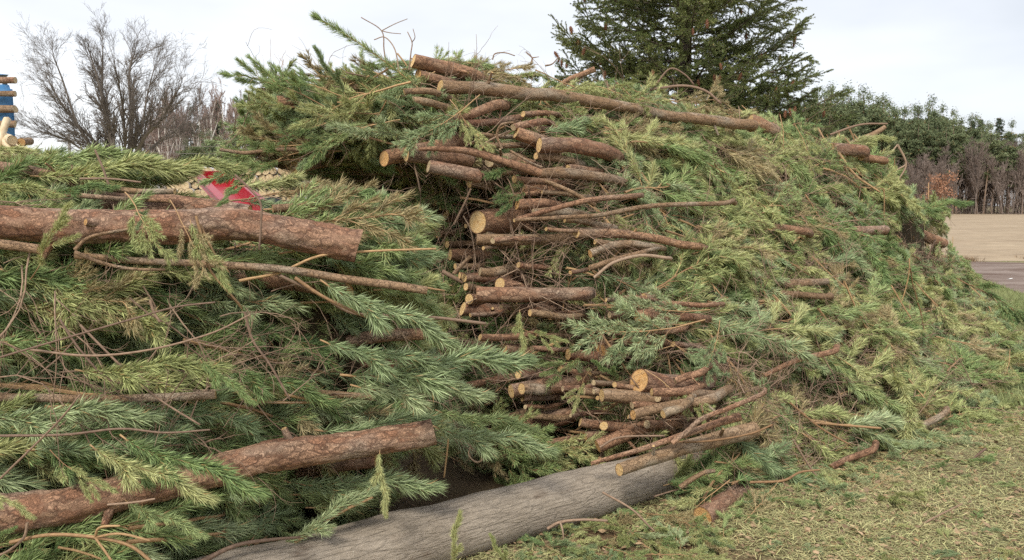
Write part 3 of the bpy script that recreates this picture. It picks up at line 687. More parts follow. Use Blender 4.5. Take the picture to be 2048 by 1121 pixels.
def log_object(name, pts, r0, r1, bark, cut, seed, label, cat='log', group=None, sides=20, seg=.03, rough=.06, caps=(1, 1), stubs=0, nscale=20, wob=0.0):
    rng = np.random.default_rng(seed); pts = np.asarray(pts, float)
    L = np.linalg.norm(np.diff(pts, axis=0), axis=1).sum(); n = int(np.clip(L / seg, 6, 190))
    C = smooth_path(pts, n)
    if wob: C = C + (np.stack([vnoise(np.stack([np.linspace(0, L, n) * 4, np.full(n, k * 7.), np.full(n, seed)], 1), 1, seed) for k in range(3)], 1)) * wob * np.linspace(0, 1, n)[:, None] ** .5
    rad = np.linspace(r0, r1, n) * (1 + .05 * vnoise(np.stack([np.linspace(0, L * 5, n), np.zeros(n), np.zeros(n)], 1), 1, seed))
    o3 = C[0].copy()
    v, f, lp = tube(C - o3, rad, sides, rough, seed, nscale)
    tl_ = nrm(rng.normal(0, 1, 3)) * rng.uniform(.1, .35); t0_ = nrm(C[1] - C[0]); e_ = v[:sides]; v[:sides] = e_ + t0_ * ((e_ - e_.mean(0)) @ tl_)[:, None]
    root = obj(name, MB().add(v, f, lp).mesh(name, bark), loc=o3, label=label, category=cat, group=group)
    tg, N, B = frames(C)
    for e, on in enumerate(caps):
        if not on: continue
        rim = (v[:sides] if e == 0 else v[-sides:]).copy(); cen_ = rim.mean(0); nr = -tg[0] if e == 0 else tg[-1]
        if e == 1: rim = rim[::-1]
        dv, df, dl = disc(rim, cen_, nr, rng, bulge=.002)
        obj('cut_end', MB().add(dv, df, dl).mesh('cut_end', cut, False), parent=root)
    for q in range(stubs):
        i_ = int(rng.integers(2, n - 2)); a = rng.uniform(0, 6.28); d = nrm(N[i_] * math.cos(a) + B[i_] * math.sin(a) + tg[i_] * .5)
        d = d if d[1] < .2 else nrm(d * [1, -1, 1]); p = C[i_] - o3 + d * rad[i_] * .6; l = rng.uniform(.03, .09) + rad[i_] * .5
        c = curve_from(p, d, l, 5, rng, .05); vv, ff, ll = tube(c, np.linspace(rad[i_] * .3, rad[i_] * .2, 5), 8, .1, q)
        st = obj('branch_stub', MB().add(vv, ff, ll).mesh('stub', bark), parent=root)
        dv, df, dl = disc(vv[-8:][::-1], vv[-8:].mean(0), d, rng, .001); obj('cut_end', MB().add(dv, df, dl).mesh('stub_end', cut, False), parent=st)
    return root

for q, (py, d, lab) in enumerate([(160, 13, 'top'), (187, 11, 'second'), (218, 15, 'third'), (248, 13, 'lowest')]):
    r = d / 2 / F * 9.8; a = at(31, py + 1, 9.8); b = at(-260, py - 1, 9.75)
    log_object('rail_log', [a, b], r, r * 1.05, [M_PLATE, M_GREY, M_GREY, M_GREY][q], M_CUTP, 40 + q, f'{lab} of four horizontal rail logs against the blue tarpaulin', group='rail logs on the blue stack', seg=.08, sides=12)
for q in range(2):
    x = x1 - .55 - q * 1.5; log_object('post', [(x, YT - .12, -.1), (x, YT - .12, zt - .15)], .055, .05, M_GREY, M_CUTP, 46 + q, 'upright post behind the rail logs of the blue stack', 'post', 'posts of the blue stack', sides=10, seg=.15)

# pale firewood heap below the tarp
rng = np.random.default_rng(21)
fw = [((-18, 262), (28, 300), 20, 'long pale split log leaning on the firewood heap below the blue tarpaulin'), ((-25, 290), (14, 312), 20, 'pale split log low at the left edge of the firewood heap'), ((14, 240), (-8, 300), 15, 'upright pale split piece leaning on the firewood heap')]
for q, (a, b, d, lab) in enumerate(fw):
    log_object('firewood_log', [at(*a, 6.5), at(*b, 6.2)], d / 2 / F * 6.4, d / 2 / F * 6.4, M_SPLIT, M_CUTP, 60 + q, lab, sides=6, seg=.08, rough=.1)
log_object('firewood_log', [at(25, 281, 6.1), at(10, 276, 6.7)], .036, .036, M_SPLIT, M_CUTP, 66, 'firewood log with round yellow cut end facing forward', sides=14)
log_object('firewood_log', [at(42, 285, 6.3), at(60, 283, 6.9)], .03, .03, M_GREY, M_CUTO, 67, 'darker small firewood log right of the round yellow one', sides=12)
log_object('firewood_log', [at(68, 312, 6.0), at(60, 308, 6.6)], .034, .034, M_SPLIT, M_CUTP, 68, 'pale round firewood end just above the green boughs at left', sides=12)
mbq = MB()
for q in range(120):
    x = rng.uniform(-7.5, -3.3); y = rng.uniform(6.2, 8.5); z = rng.uniform(0, 1) * max(.1, np.interp(x, [-7.5, -4.2, -3.4], [2.25, 2.15, 1.55]))
    d = nrm(rng.normal(0, 1, 3) * [1, 1, .3]); p = np.array([x, y, z]); v, f, lp = tube([p, p + d * .3], .05, 5, .15, q, cap=True); mbq.add(v, f, lp, tint=rng.uniform())
obj('firewood', mbq.mesh('firewood', M_SPLIT, False), kind='stuff', label='heap of pale split firewood behind the left boughs')

# white-ended birch stack further off (round ends facing the camera), seen in the gap
rng = np.random.default_rng(31); endm = None
mb1 = MB(); v, f, lp = tube([[0, 0, 0], [0, .5, 0], [0, 1.0, 0]], .075, 10, .05, 3); mb1.add(v, f, lp); me_log = mb1.mesh('birch_log', M_BIRCH)
dv, df, dl = disc(v[:10], v[:10].mean(0), np.array([0, -1., 0]), rng, .004); me_end = MB().add(dv, df, dl).mesh('birch_end', M_CUTP, False)
for row in range(17):
    for k in range(16 if row > 11 else 0):
        p = at(340 + k * 16 + (row % 2) * 8, 400, 16.0); s = rng.uniform(.85, 1.15)
        p[2] = .08 + row * .135 + rng.uniform(-.01, .01); p[1] += rng.uniform(-.08, .08)
        o = obj('birch_log', me_log, loc=p, label='pale round log end in the stacked birch firewood behind the red chute', category='log', group='stacked birch logs behind the red chute')
        o.scale = (s, 1, s); obj('cut_end', me_end, parent=o)
mbq = MB()
for row in range(12):
    for k in range(17):
        p = at(336 + k * 16 + (row % 2) * 8, 400, 16.2); p[2] = .08 + row * .135; v, f, lp = tube([p, p + [0, .8, 0]], .075, 8, .05, k, cap=True); mbq.add(v, f, lp)
obj('stacked_logs', mbq.mesh('stack', M_BIRCH), kind='stuff', label='lower rows of the birch firewood stack')

# red metal chute
t = NT('red_paint', .35, .5); g = t.attr('lp').outputs['Vector']; t.color(t.mix(t.ramp(t.noise(g, 9, 4, .7), [(.5, 0), (.75, .5)]), (.38, .016, .028), (.20, .025, .03))); M_RED_PAINT = t.m
t = NT('dark_steel', .5, .5); t.color((.05, .06, .075)); M_STEEL = t.m
def box_between(a, b, w, h, up=(0, 0, 1)):
    a, b = np.array(a, float), np.array(b, float); d = nrm(b - a); s = nrm(np.cross(d, up)); u = np.cross(s, d)
    v = [p + s * sx * w / 2 + u * sz * h / 2 for p in (a, b) for sx, sz in ((-1, -1), (1, -1), (1, 1), (-1, 1))]
    return np.array(v), np.array([(0, 1, 2, 3), (7, 6, 5, 4), (0, 4, 5, 1), (1, 5, 6, 2), (2, 6, 7, 3), (3, 7, 4, 0)])
ca, cb = at(424, 366, 7.6), at(490, 432, 6.3)
ch = obj('metal_chute', None, loc=ca, label='red painted metal chute sloping down behind the left logs', category='chute')
dirc = nrm(cb - ca); sd = nrm(np.cross(dirc, (0, 0, 1))); upv = np.cross(sd, dirc)
def cpart(name, off_s, off_u, w, h, mat, e0=0.0, e1=0.0):
    v, f = box_between(ca + sd * off_s + upv * off_u + dirc * e0 - ca, cb + sd * off_s + upv * off_u - ca + dirc * e1, w, h, upv); obj(name, MB().add(v, f).mesh(name, mat, False), parent=ch)
cpart('trough_floor', 0, 0, .22, .012, M_RED_PAINT); cpart('side_panel', -.117, .045, .012, .10, M_RED_PAINT); cpart('side_panel', .117, .045, .012, .10, M_RED_PAINT)
cpart('flange', -.14, .10, .06, .012, M_RED_PAINT); cpart('flange', .14, .10, .06, .012, M_RED_PAINT); 
v, f = box_between(sd * -.11 + upv * .05, sd * .11 + upv * .05, .012, .11, upv); obj('end_panel', MB().add(v, f).mesh('end', M_RED_PAINT, False), parent=ch)
for q in (.25, .85):
    p = (cb - ca) * q; v, f = box_between(p + np.array([0, 0, -.02]), p * [1, 1, 0] + [0, 0, -ca[2]], .05, .05, (1, 0, 0)); obj('support_leg', MB().add(v, f).mesh('leg', M_STEEL, False), parent=ch)
a = at(478, 398, 7.6); v, f = box_between([0, 0, -.06], [.35, .1, -.06], .3, .14)
st = obj('machine_housing', MB().add(v, f).mesh('housing', M_STEEL, False), loc=a, label='dark steel housing just right of the red chute', category='machine')
v, f = box_between([.1, .05, -.12], [.1, .05, -a[2]], .08, .08, (1, 0, 0)); obj('leg', MB().add(v, f).mesh('housing_leg', M_STEEL, False), parent=st)

# ------------------------------------------------------------------ the big conifer behind the heap
def fir_limb(seed, L):
    rng = np.random.default_rng(seed); wd, nd = MB(), MB()
    C = curve_from((0, 0, 0), (1, 0, .05), L, 14, rng, .035, (0, 0, .02)); x = np.linspace(0, 1, 14); C[:, 2] += L * (-.20 * x + .26 * x ** 2.4)
    v, f, lp = tube(C, np.linspace(.022, .005, 14), 5, seed=seed); wd.add(v, f, lp, tint=.3)
    nb = int(L * 17)
    for q in range(nb):
        u = .12 + .86 * q / nb; p = np.array([np.interp(u, x, C[:, k]) for k in range(3)]); sg = 1 if q % 2 else -1; a = R(rng.uniform(38, 62))
        l = (.20 + .62 * math.sin(math.pi * min(1, .25 + .75 * (1 - u)) * .5)) * L * .30 * rng.uniform(.55, 1.1)
        c = curve_from(p, (math.cos(a), sg * math.sin(a), rng.normal(.0, .38)), l, 6, rng, .08, (.6, 0, .1))
        v, f, lp = tube(c, np.linspace(.007, .0035, 6), 3, seed=q); wd.add(v, f, lp, tint=.4)
        needles(nd, c, 520, .030, .0055, rng, (35, 75), .03, .05)
        for j in range(6):
            w = int(rng.integers(1, 5)); td = nrm(c[w + 1] - c[w]); c2 = curve_from(c[w], td + nrm(rng.normal(0, 1, 3) * [1, 1, .5]) * .75, l * rng.uniform(.25, .5), 4, rng, .07, (.3, 0, -.5))
            needles(nd, c2, 520, .030, .0055, rng, (35, 75), 0, .05)
            if j < 2: v, f, lp = tube(c2, .003, 3, seed=q); wd.add(v, f, lp, tint=.4)
    needles(nd, C, 520, .030, .0055, rng, (30, 70), .15, .05)
    return wd.mesh('limb', M_TREETWIG), nd.mesh('limb_needles', M_NFIR, False)
LIMBS = [(fir_limb(700 + q, l), l) for q, l in enumerate((2.6, 2.6, 2.2, 2.2, 1.7, 1.7))]
YF = 14.5; fb = at(1368, 400, YF); fb[2] = 0
fir = obj('fir_tree', None, loc=fb, label='big dark green conifer with hanging brown cones behind the heap', category='tree')
rng = np.random.default_rng(9)
fc = curve_from((0, 0, 0), (0, 0, 1), 9.5, 20, rng, .008); v, f, lp = tube(fc, np.linspace(.17, .03, 20), 12, .08, 4, 9)
obj('trunk', MB().add(v, f, lp).mesh('fir_trunk', M_TREETWIG), parent=fir)
t = NT('cone_scales', .7, .3); c = t.ramp(t.attr('tint').outputs['Fac'], [(0, (.15, .065, .035)), (1, (.30, .14, .075))]); t.color(c); M_CONE = t.m
def cone_mesh():
    mb = MB(); rng = np.random.default_rng(3); v, f, lp = tube([[0, 0, 0], [0, 0, -.03], [0, 0, -.06], [0, 0, -.085]], [.006, .015, .014, .004], 8, cap=True); mb.add(v, f, lp, tint=.2)
    for q in range(34):
        z = -.008 - .078 * q / 34; a = q * 2.4; r = .016 * math.sin(math.pi * min(.97, .12 + .85 * q / 34)) + .004
        c_, s_ = math.cos(a), math.sin(a); p = np.array([c_ * r, s_ * r, z]); o_ = np.array([c_, s_, -.9]) * .010; s2 = np.array([-s_, c_, 0]) * .007
        mb.add([p - s2, p + s2, p + o_ + s2 * .3, p + o_ - s2 * .3], [(0, 1, 2, 3)], tint=rng.uniform())
    return mb.mesh('cone', M_CONE, False)
me_cone = cone_mesh(); limbs_w = []
def put_limb(h, az, L, k, tilt=0.0):
    (mw_, mn_), l0 = LIMBS[k]; o = obj('limb', mw_, parent=fir)
    x_, y_ = np.interp(h, fc[:, 2], fc[:, 0]), np.interp(h, fc[:, 2], fc[:, 1])
    s = L / l0; o.location = (x_, y_, h); o.rotation_euler = (0, -tilt, az); o.scale = (s, s, s)
    obj('needles', mn_, parent=o)
    M_ = Matrix.Translation((x_, y_, h)) @ Matrix.Rotation(az, 4, 'Z') @ Matrix.Rotation(-tilt, 4, 'Y')
    limbs_w.append((M_, L))
hh = 1.9; q = 0
while hh < 6.6:
    L = np.interp(hh, [1.9, 3.0, 3.6, 6.6], [2.45, 2.55, 2.35, 1.5]) * rng.uniform(.72, 1.06)
    put_limb(hh, q * 2.399 + rng.uniform(-.3, .3), L, int(rng.integers(6)), rng.uniform(-.1, .38)); hh += .042; q += 1
# the limbs that stand out of the outline on both sides
for h, az, L, tl in ((2.75, 0.05, 2.75, .18), (2.45, -.25, 2.6, .12), (3.0, .3, 2.4, .42), (3.3, -.2, 2.2, .5), (2.9, 3.25, 2.3, .30), (3.2, 3.0, 2.55, .40), (2.6, 3.35, 2.35, .22), (3.5, 3.2, 2.3, .46)):
    put_limb(h, az, L, int(rng.integers(2)), tl)
for q in range(150):
    M_, L = limbs_w[int(rng.integers(len(limbs_w)))] if q < 70 else limbs_w[-int(rng.integers(1, 9))] if q < 110 else limbs_w[int(rng.integers(0, 50))]
    x = rng.uniform(.5, .98); p = M_ @ Vector((x * L, rng.uniform(-.28, .28) * (1.1 - x) * L, L * (-.20 * x + .26 * x ** 2.4) - .02))
    o = obj('cone', me_cone, parent=fir); o.location = p; s = rng.uniform(1.1, 1.6); o.scale = (s, s, s); o.rotation_euler = (rng.normal(0, .2), rng.normal(0, .2), rng.uniform(0, 6))

# ------------------------------------------------------------------ heap cores
t = NT('packed_brush_shaded', .95, .1); g = t.node('ShaderNodeNewGeometry').outputs['Position']
t.color(t.mix(t.ramp(t.noise(g, 14, 5, .7), [(.4, 0), (.6, 1)]), (.07, .042, .025), (.06, .055, .028))); t.bump(t.noise(g, 30, 5, .8), 1, .03); M_CORE = t.m  # core colour set dark to stand in for shade seen through the gaps
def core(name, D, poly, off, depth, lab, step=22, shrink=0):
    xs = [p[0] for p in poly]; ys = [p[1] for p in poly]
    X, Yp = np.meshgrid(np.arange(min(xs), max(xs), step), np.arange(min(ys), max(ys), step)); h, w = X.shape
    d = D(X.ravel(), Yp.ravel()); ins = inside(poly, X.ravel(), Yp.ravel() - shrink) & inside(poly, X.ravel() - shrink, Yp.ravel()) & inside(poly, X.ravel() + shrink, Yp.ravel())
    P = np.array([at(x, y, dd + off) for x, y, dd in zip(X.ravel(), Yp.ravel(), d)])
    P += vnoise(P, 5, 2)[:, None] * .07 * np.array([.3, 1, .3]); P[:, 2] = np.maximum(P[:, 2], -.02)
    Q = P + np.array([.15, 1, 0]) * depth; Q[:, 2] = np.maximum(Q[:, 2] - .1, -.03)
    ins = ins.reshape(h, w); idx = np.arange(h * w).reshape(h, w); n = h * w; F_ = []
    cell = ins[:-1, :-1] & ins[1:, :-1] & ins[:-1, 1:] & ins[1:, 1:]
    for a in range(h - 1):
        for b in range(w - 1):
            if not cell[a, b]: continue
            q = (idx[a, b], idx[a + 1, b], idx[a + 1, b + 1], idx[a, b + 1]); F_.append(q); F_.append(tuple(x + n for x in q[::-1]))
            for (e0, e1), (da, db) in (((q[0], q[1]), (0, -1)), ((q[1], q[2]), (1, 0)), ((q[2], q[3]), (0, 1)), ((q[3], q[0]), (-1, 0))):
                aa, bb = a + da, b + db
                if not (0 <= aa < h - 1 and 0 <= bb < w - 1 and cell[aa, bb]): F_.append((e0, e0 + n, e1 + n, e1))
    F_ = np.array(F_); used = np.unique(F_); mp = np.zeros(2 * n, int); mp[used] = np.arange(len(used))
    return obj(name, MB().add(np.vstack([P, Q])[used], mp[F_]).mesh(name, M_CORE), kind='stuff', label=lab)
core('packed_brushwood', DM, POLY_M, .52, 2.2, 'packed brushwood core of the large heap, coloured dark for shade', shrink=26)
core('packed_brushwood', DL, [(-150, 330), (100, 325), (270, 350), (300, 410), (400, 440), (500, 440), (560, 420), (690, 430), (720, 560), (760, 760), (730, 900), (640, 1010), (600, 1121), (430, 1180), (-150, 1180)], .36, .7, 'packed brushwood core of the near left heap, coloured dark for shade', shrink=30)

# ------------------------------------------------------------------ logs and poles, one by one
CLEAR = np.full((150, 270), -1.0)   # nearest log distance per 8 px cell of the view, kept free of boughs
def mark_clear(pts, depths, d):
    pts = np.array(pts, float)
    for k in range(len(pts) - 1):
        n = int(np.hypot(*(pts[k + 1] - pts[k])) / 5) + 2
        for u in np.linspace(0, 1, n):
            x, y = pts[k] + (pts[k + 1] - pts[k]) * u; dd = depths[k] + (depths[k + 1] - depths[k]) * u; r = d / 2 * .8
            for yy in np.arange(y - r, y + r + 1, 7):
                for xx in np.arange(x - r, x + r + 1, 7):
                    i_, j_ = int(yy // 8) + 4, int(xx // 8) + 8
                    if 0 <= i_ < 150 and 0 <= j_ < 270: CLEAR[i_, j_] = max(CLEAR[i_, j_], dd)
_ls = [1000]
def LOG(label, pts, d0, d1, k=.6, bark=M_RED, cut=M_CUT, S='M', off=.10, ext=.5, stubs=0, name='pine_log', rough=.07, clear=True, endtwo=False, Y=None, wob=.012):
    _ls[0] += 1; D = DM if S == 'M' else DL
    Y0 = (float(D(*pts[0])[0]) - off) if Y is None else Y; W_ = [at(*pts[0], Y0)]; deps = [Y0]
    for a in range(1, len(pts)):
        flat = (pts[a][0] - pts[a - 1][0]) / F * deps[-1]
        Yn = deps[-1] + k * abs(flat); deps.append(Yn); W_.append(at(*pts[a], Yn))
    if clear: mark_clear(pts, deps, max(d0, d1))
    if ext > 0: W_.append(W_[-1] + nrm(nrm(W_[-1] - W_[-2]) + (np.array([0, 1.3, -.12]) if S == 'M' and Y is None else 0)) * ext * (.8 if S == 'M' else 1))
    return log_object(name, W_, d0 / 2 / F * Y0, d1 / 2 / F * deps[-1], bark, cut, _ls[0], label, 'log' if name.endswith('log') else 'branch',
                      sides=(56 if rough >= .1 else 30) if d0 > 40 else 18 if d0 > 14 else 10, seg=.010 if d0 > 40 else .025, rough=rough if d0 > 12 else rough * .6, caps=(1, 1 if endtwo or ext == 0 else 0), stubs=stubs, nscale=26 if d0 > 40 else 34, wob=wob)
mark_clear([(412, 385), (490, 412)], [9, 9], 44)
mark_clear([(410, 345), (580, 350)], [9, 9], 26)
mark_clear([(70, 692), (280, 690), (470, 680)], [3.25, 3.3, 3.4], 62)
mark_clear([(770, 362), (870, 372), (960, 385)], [6.4, 6.2, 5.9], 62)
mark_clear([(900, 925), (1000, 915), (1120, 885), (1180, 870)], [4.4, 4.8, 4.9, 4.8], 60)
mark_clear([(1140, 720), (1200, 740), (1250, 730)], [5.2, 5.1, 5.0], 60)
mark_clear([(1430, 690), (1540, 740), (1660, 770)], [5.15, 5.45, 5.8], 60)
# near left heap
LOG('thick reddish pine log lying across the top of the near left heap', [(716, 492), (600, 472), (500, 452), (350, 452), (180, 452), (-60, 440)], 62, 72, -.17, M_PLATE, M_CUTO, 'L', .20, .4, 2, rough=.11, Y=3.42)
LOG('long pine log with scaly bark slanting up to the right across the lower left heap', [(868, 864), (700, 893), (520, 918), (380, 958), (200, 995), (-50, 1035)], 52, 84, -.36, M_PLATE, M_CUT, 'L', .18, .4, 3, rough=.11, Y=3.45)
LOG('short dark log tucked under the slanting pine log', [(752, 915), (640, 930), (560, 945)], 40, 44, .05, M_PLATE, M_CUTO, 'L', -.05, .3)
LOG('flaky pine log lying behind the thick reddish one', [(500, 432), (400, 420), (300, 408)], 46, 42, .1, M_PLATE, M_CUTO, 'L', .0, .5, Y=3.75)
LOG('slim bare pole above the thick reddish log', [(350, 383), (270, 380), (180, 372)], 11, 14, .2, M_GREY, M_CUT, 'L', .1, .5, name='branch_pole')
LOG('pale peeled pole ending at left below the thick reddish log', [(80, 500), (0, 492), (-60, 490)], 19, 22, 0, M_GREY, M_CUT, 'L', .2, .3, name='branch_pole')
LOG('grey pole continuing right below the thick reddish log', [(150, 512), (280, 520), (420, 528), (560, 538), (700, 560)], 14, 16, .1, M_GREY, M_CUT, 'L', .08, .3, name='branch_pole')
LOG('dark red log just below the end of the thick reddish log', [(700, 580), (600, 570), (500, 558)], 34, 30, .05, M_RED, M_CUTO, 'L', -.05, .4)
LOG('orange-brown pole running level across the middle of the left heap', [(432, 790), (300, 797), (150, 800), (-60, 798)], 17, 17, 0, M_GREY, M_CUT, 'L', .05, .3, name='branch_pole')
LOG('smooth tan pole among bluish boughs right of the level orange-brown pole', [(745, 795), (690, 792), (640, 788)], 14, 14, .1, M_GREY, M_CUT, 'L', .05, .3, name='branch_pole')
LOG('brown log half hidden under bluish boughs in the middle of the left heap', [(862, 668), (760, 672), (640, 692)], 24, 30, .1, M_RED, M_CUT, 'L', .0, .4)
LOG('darker log below the half hidden brown one', [(880, 730), (790, 728), (690, 722)], 30, 30, .1, M_RED, M_CUTO, 'L', -.1, .4)
LOG('pale stub of pole at the top right of the left heap', [(545, 418), (600, 412), (662, 402)], 18, 16, .2, M_GREY, M_CUT, 'L', .0, .04, name='branch_pole')
LOG('orange strip of peeled branch above the thick reddish log', [(340, 402), (240, 398), (150, 388)], 9, 12, 0, M_RED, M_CUT, 'L', .1, .3, name='branch_pole')
LOG('dark knotty branch at the top left corner of the left heap', [(165, 372), (80, 345), (-40, 325)], 16, 26, 0, M_RED, M_CUT, 'L', .05, .3, name='branch_pole', stubs=3)
# top of the main heap
LOG('log with bright orange cut end at the very top of the heap', [(826, 122), (885, 136), (945, 152)], 29, 24, .7, M_RED, M_CUT, off=.25, ext=.7, stubs=1)
LOG('dark-ended log just under the topmost log', [(836, 149), (900, 166)], 20, 16, .5, M_RED, M_CUTO, off=.12, ext=.6)
LOG('long slender pole running down the top of the heap from a round orange end', [(880, 173), (1000, 180), (1100, 192), (1250, 216), (1400, 238), (1500, 252)], 27, 20, .66, M_GREY, M_CUT, off=.20, ext=.15, stubs=2, wob=.02)
LOG('small pale-ended branch left of the long slender pole', [(808, 184), (862, 186)], 14, 12, .5, M_GREY, M_CUT, off=.25, name='branch_pole')
LOG('pale cut branch end below the small pale-ended branch', [(820, 201), (865, 207)], 16, 13, .5, M_GREY, M_CUT, off=.25, name='branch_pole')
LOG('thick dark log thrust out to the left at the top of the heap', [(556, 206), (640, 196), (720, 178), (790, 166)], 28, 22, .35, M_RED, M_CUTO, off=.05, ext=.05, stubs=2, Y=5.55, clear=False)
LOG('short stubby log end poking out below the overhanging boughs', [(588, 336), (640, 322)], 27, 24, .9, M_RED, M_CUTO, off=.3, ext=.5)
LOG('thin dead branch poking left beneath the overhanging boughs', [(440, 300), (490, 306), (545, 300), (600, 300)], 7, 10, .1, M_GREY, M_CUT, off=.35, ext=.3, name='branch_pole')
LOG('log with narrow orange end at the roof of the dark hollow', [(768, 318), (840, 302)], 32, 30, .9, M_RED, M_CUTO, off=.2, Y=5.15)
LOG('thick log with orange cut face above the dark hollow', [(812, 308), (870, 318), (930, 322)], 31, 30, .7, M_RED, M_CUT, off=.25, ext=.05, Y=5.1)
LOG('lichen-spotted log with pale end slanting down above the hollow', [(857, 333), (900, 342), (948, 354)], 26, 32, .5, M_PLATE, M_CUTP, off=.38, ext=.02, Y=4.98)
LOG('splintered log lying across the thick one above the hollow', [(838, 299), (880, 297), (940, 302), (1010, 322)], 7, 20, .3, M_RED, M_CUT, off=.35, ext=.3, Y=5.0)
LOG('small round log end between the splintered log and the twin logs', [(1018, 322), (1060, 326)], 17, 16, .8, M_RED, M_CUTO, off=.15)
LOG('broken ragged log end above the fat scaly log', [(1032, 266), (1075, 284)], 24, 30, .6, M_RED, M_CUT, off=.25, rough=.14)
LOG('fat scaly log with pale face near the upper centre of the heap', [(1078, 291), (1150, 292), (1205, 302)], 31, 34, .55, M_PLATE, M_CUT, off=.3, ext=.6)
LOG('curved grey pole with round pale end above a thin crossing stick', [(1078, 347), (1130, 345), (1180, 350), (1240, 364)], 22, 16, .6, M_GREY, M_CUTP, off=.25, ext=.5)
LOG('thin stick slanting down right from the curved grey pole', [(1090, 362), (1140, 382), (1182, 404)], 8, 10, .2, M_GREY, M_CUT, off=.35, ext=.05, name='branch_pole')
LOG('slim log under the fat scaly log', [(1072, 312), (1150, 326)], 15, 13, .4, M_GREY, M_CUT, off=.15)
LOG('dim log in shadow below the curved grey pole', [(1045, 376), (1110, 382)], 32, 30, .5, M_RED, M_CUTO, off=-.1)
# middle of the main heap
LOG('short stick with pale end above the biggest cut log', [(908, 408), (985, 412)], 8, 8, .5, M_RED, M_CUT, off=.1, name='branch_pole')
LOG('tan log end at the left of the biggest cut log', [(866, 428), (935, 425)], 18, 18, .6, M_GREY, M_CUT, off=.15)
LOG('thin tan pole resting on the tan log left of the biggest cut log', [(880, 417), (965, 424)], 8, 9, .4, M_GREY, M_CUT, off=.28, name='branch_pole')
LOG('biggest cut log with broad yellow face in the middle of the heap', [(955, 445), (1005, 441), (1050, 438)], 50, 54, 1.0, M_RED, M_CUT, off=.25, ext=.6, stubs=1)
LOG('forked branch with orange end left of the biggest cut log', [(873, 470), (935, 462)], 14, 17, .5, M_RED, M_CUTO, off=.15, stubs=1)
LOG('short thick bark piece right above the biggest cut log', [(1034, 409), (1090, 408)], 22, 20, .5, M_RED, M_CUTO, off=.15)
LOG('straight reddish stick rising to the right from the biggest cut log', [(1033, 438), (1100, 420), (1170, 402), (1240, 393)], 9, 12, .2, M_RED, M_CUT, off=.25, ext=.4, name='branch_pole')
LOG('long thin stick running level right of the biggest cut log', [(1028, 441), (1110, 436), (1190, 432), (1300, 412), (1450, 404)], 8, 11, .3, M_GREY, M_CUT, off=.28, ext=.3, name='branch_pole')
LOG('straight yellowish pole just below the biggest cut log', [(953, 480), (1040, 479), (1130, 478), (1160, 470)], 22, 20, .3, M_GREY, M_CUTP, off=.28, ext=.4)
LOG('long tapering brown log right of the yellowish pole', [(1152, 466), (1240, 469), (1330, 482), (1397, 492)], 20, 13, .4, M_RED, M_CUT, off=.18, ext=.4)
LOG('bent pole with round orange end in the centre of the heap', [(1180, 508), (1215, 494), (1260, 489), (1300, 492)], 17, 12, .4, M_GREY, M_CUTO, off=.22, ext=.3)
LOG('slim pole slanting up below the bent pole', [(1178, 537), (1230, 520), (1290, 505)], 12, 8, .3, M_GREY, M_CUT, off=.22, ext=.3, name='branch_pole')
LOG('arched thin stick beneath the slim slanting pole', [(1188, 556), (1225, 525), (1280, 509), (1330, 515)], 6, 8, .2, M_TWIG, M_CUT, off=.28, ext=.1, name='branch_pole')
LOG('brown log end left of centre beneath the yellowish pole', [(900, 510), (985, 512)], 24, 24, .4, M_RED, M_CUT, off=.12)
LOG('thin tan pole under the brown log end', [(910, 533), (980, 532)], 12, 12, .4, M_GREY, M_CUT, off=.12, name='branch_pole')
LOG('short upright stick crossing the thin tan pole', [(908, 548), (940, 514)], 9, 8, .1, M_GREY, M_CUTP, off=.35, ext=0, name='branch_pole')
LOG('short dark stick slanting down near the left end of the centre logs', [(885, 543), (928, 566)], 9, 9, .1, M_TWIG, M_CUT, off=.35, ext=0, name='branch_pole')
LOG('pinkish log above the straight scaly log', [(928, 556), (975, 555), (1030, 562)], 19, 17, .4, M_PLATE, M_CUT, off=.15)
LOG('straight scaly pinkish log lying level in the centre', [(953, 590), (1050, 590), (1155, 588)], 30, 29, .22, M_PLATE, M_CUTO, off=.30, ext=.2, rough=.09)
LOG('knobbly log directly beneath the straight scaly log', [(925, 618), (1010, 622), (1100, 614)], 28, 24, .35, M_PLATE, M_CUT, off=.10, ext=.4, stubs=2)
LOG('orange-lit log in the shade below the knobbly log', [(880, 690), (950, 686), (1000, 676)], 20, 20, .3, M_RED, M_CUT, off=-.05, ext=.3)
# lower right butts
LOG('round-faced log half buried under a pale bough', [(1277, 638), (1320, 622)], 33, 30, 1.2, M_RED, M_CUT, off=.25)
LOG('smooth pinkish stick right of the round-faced log', [(1312, 632), (1395, 636)], 17, 16, .5, M_PLATE, M_CUTP, off=.22)
LOG('slim brown stick above the smooth pinkish one', [(1325, 606), (1425, 610)], 10, 10, .5, M_RED, M_CUT, off=.2, name='branch_pole')
LOG('short orange branch end below the smooth pinkish stick', [(1304, 665), (1355, 659)], 14, 13, .6, M_RED, M_CUT, off=.22, name='branch_pole')
LOG('rotten reddish log stump in the shaded hollow', [(1205, 705), (1245, 690)], 40, 36, .9, M_RED, M_CUTO, off=.0, rough=.2)
LOG('thick bark-covered log end above the lower bundle', [(1278, 762), (1340, 772), (1400, 768)], 46, 40, .7, M_PLATE, M_CUTO, off=.2, ext=.5)
LOG('log with wet tan cut end at the left of the lower bundle', [(1203, 791), (1260, 794), (1320, 797)], 29, 26, .5, M_GREY, M_CUT, off=.3, ext=.4)
LOG('tiny pale stub beside the tan cut end of the lower bundle', [(1187, 783), (1215, 787)], 12, 12, .3, M_GREY, M_CUTP, off=.28, ext=.2, name='branch_pole')
LOG('splintered orange branch end in the lower bundle', [(1303, 785), (1380, 782)], 17, 18, .5, M_RED, M_CUT, off=.3, rough=.12)
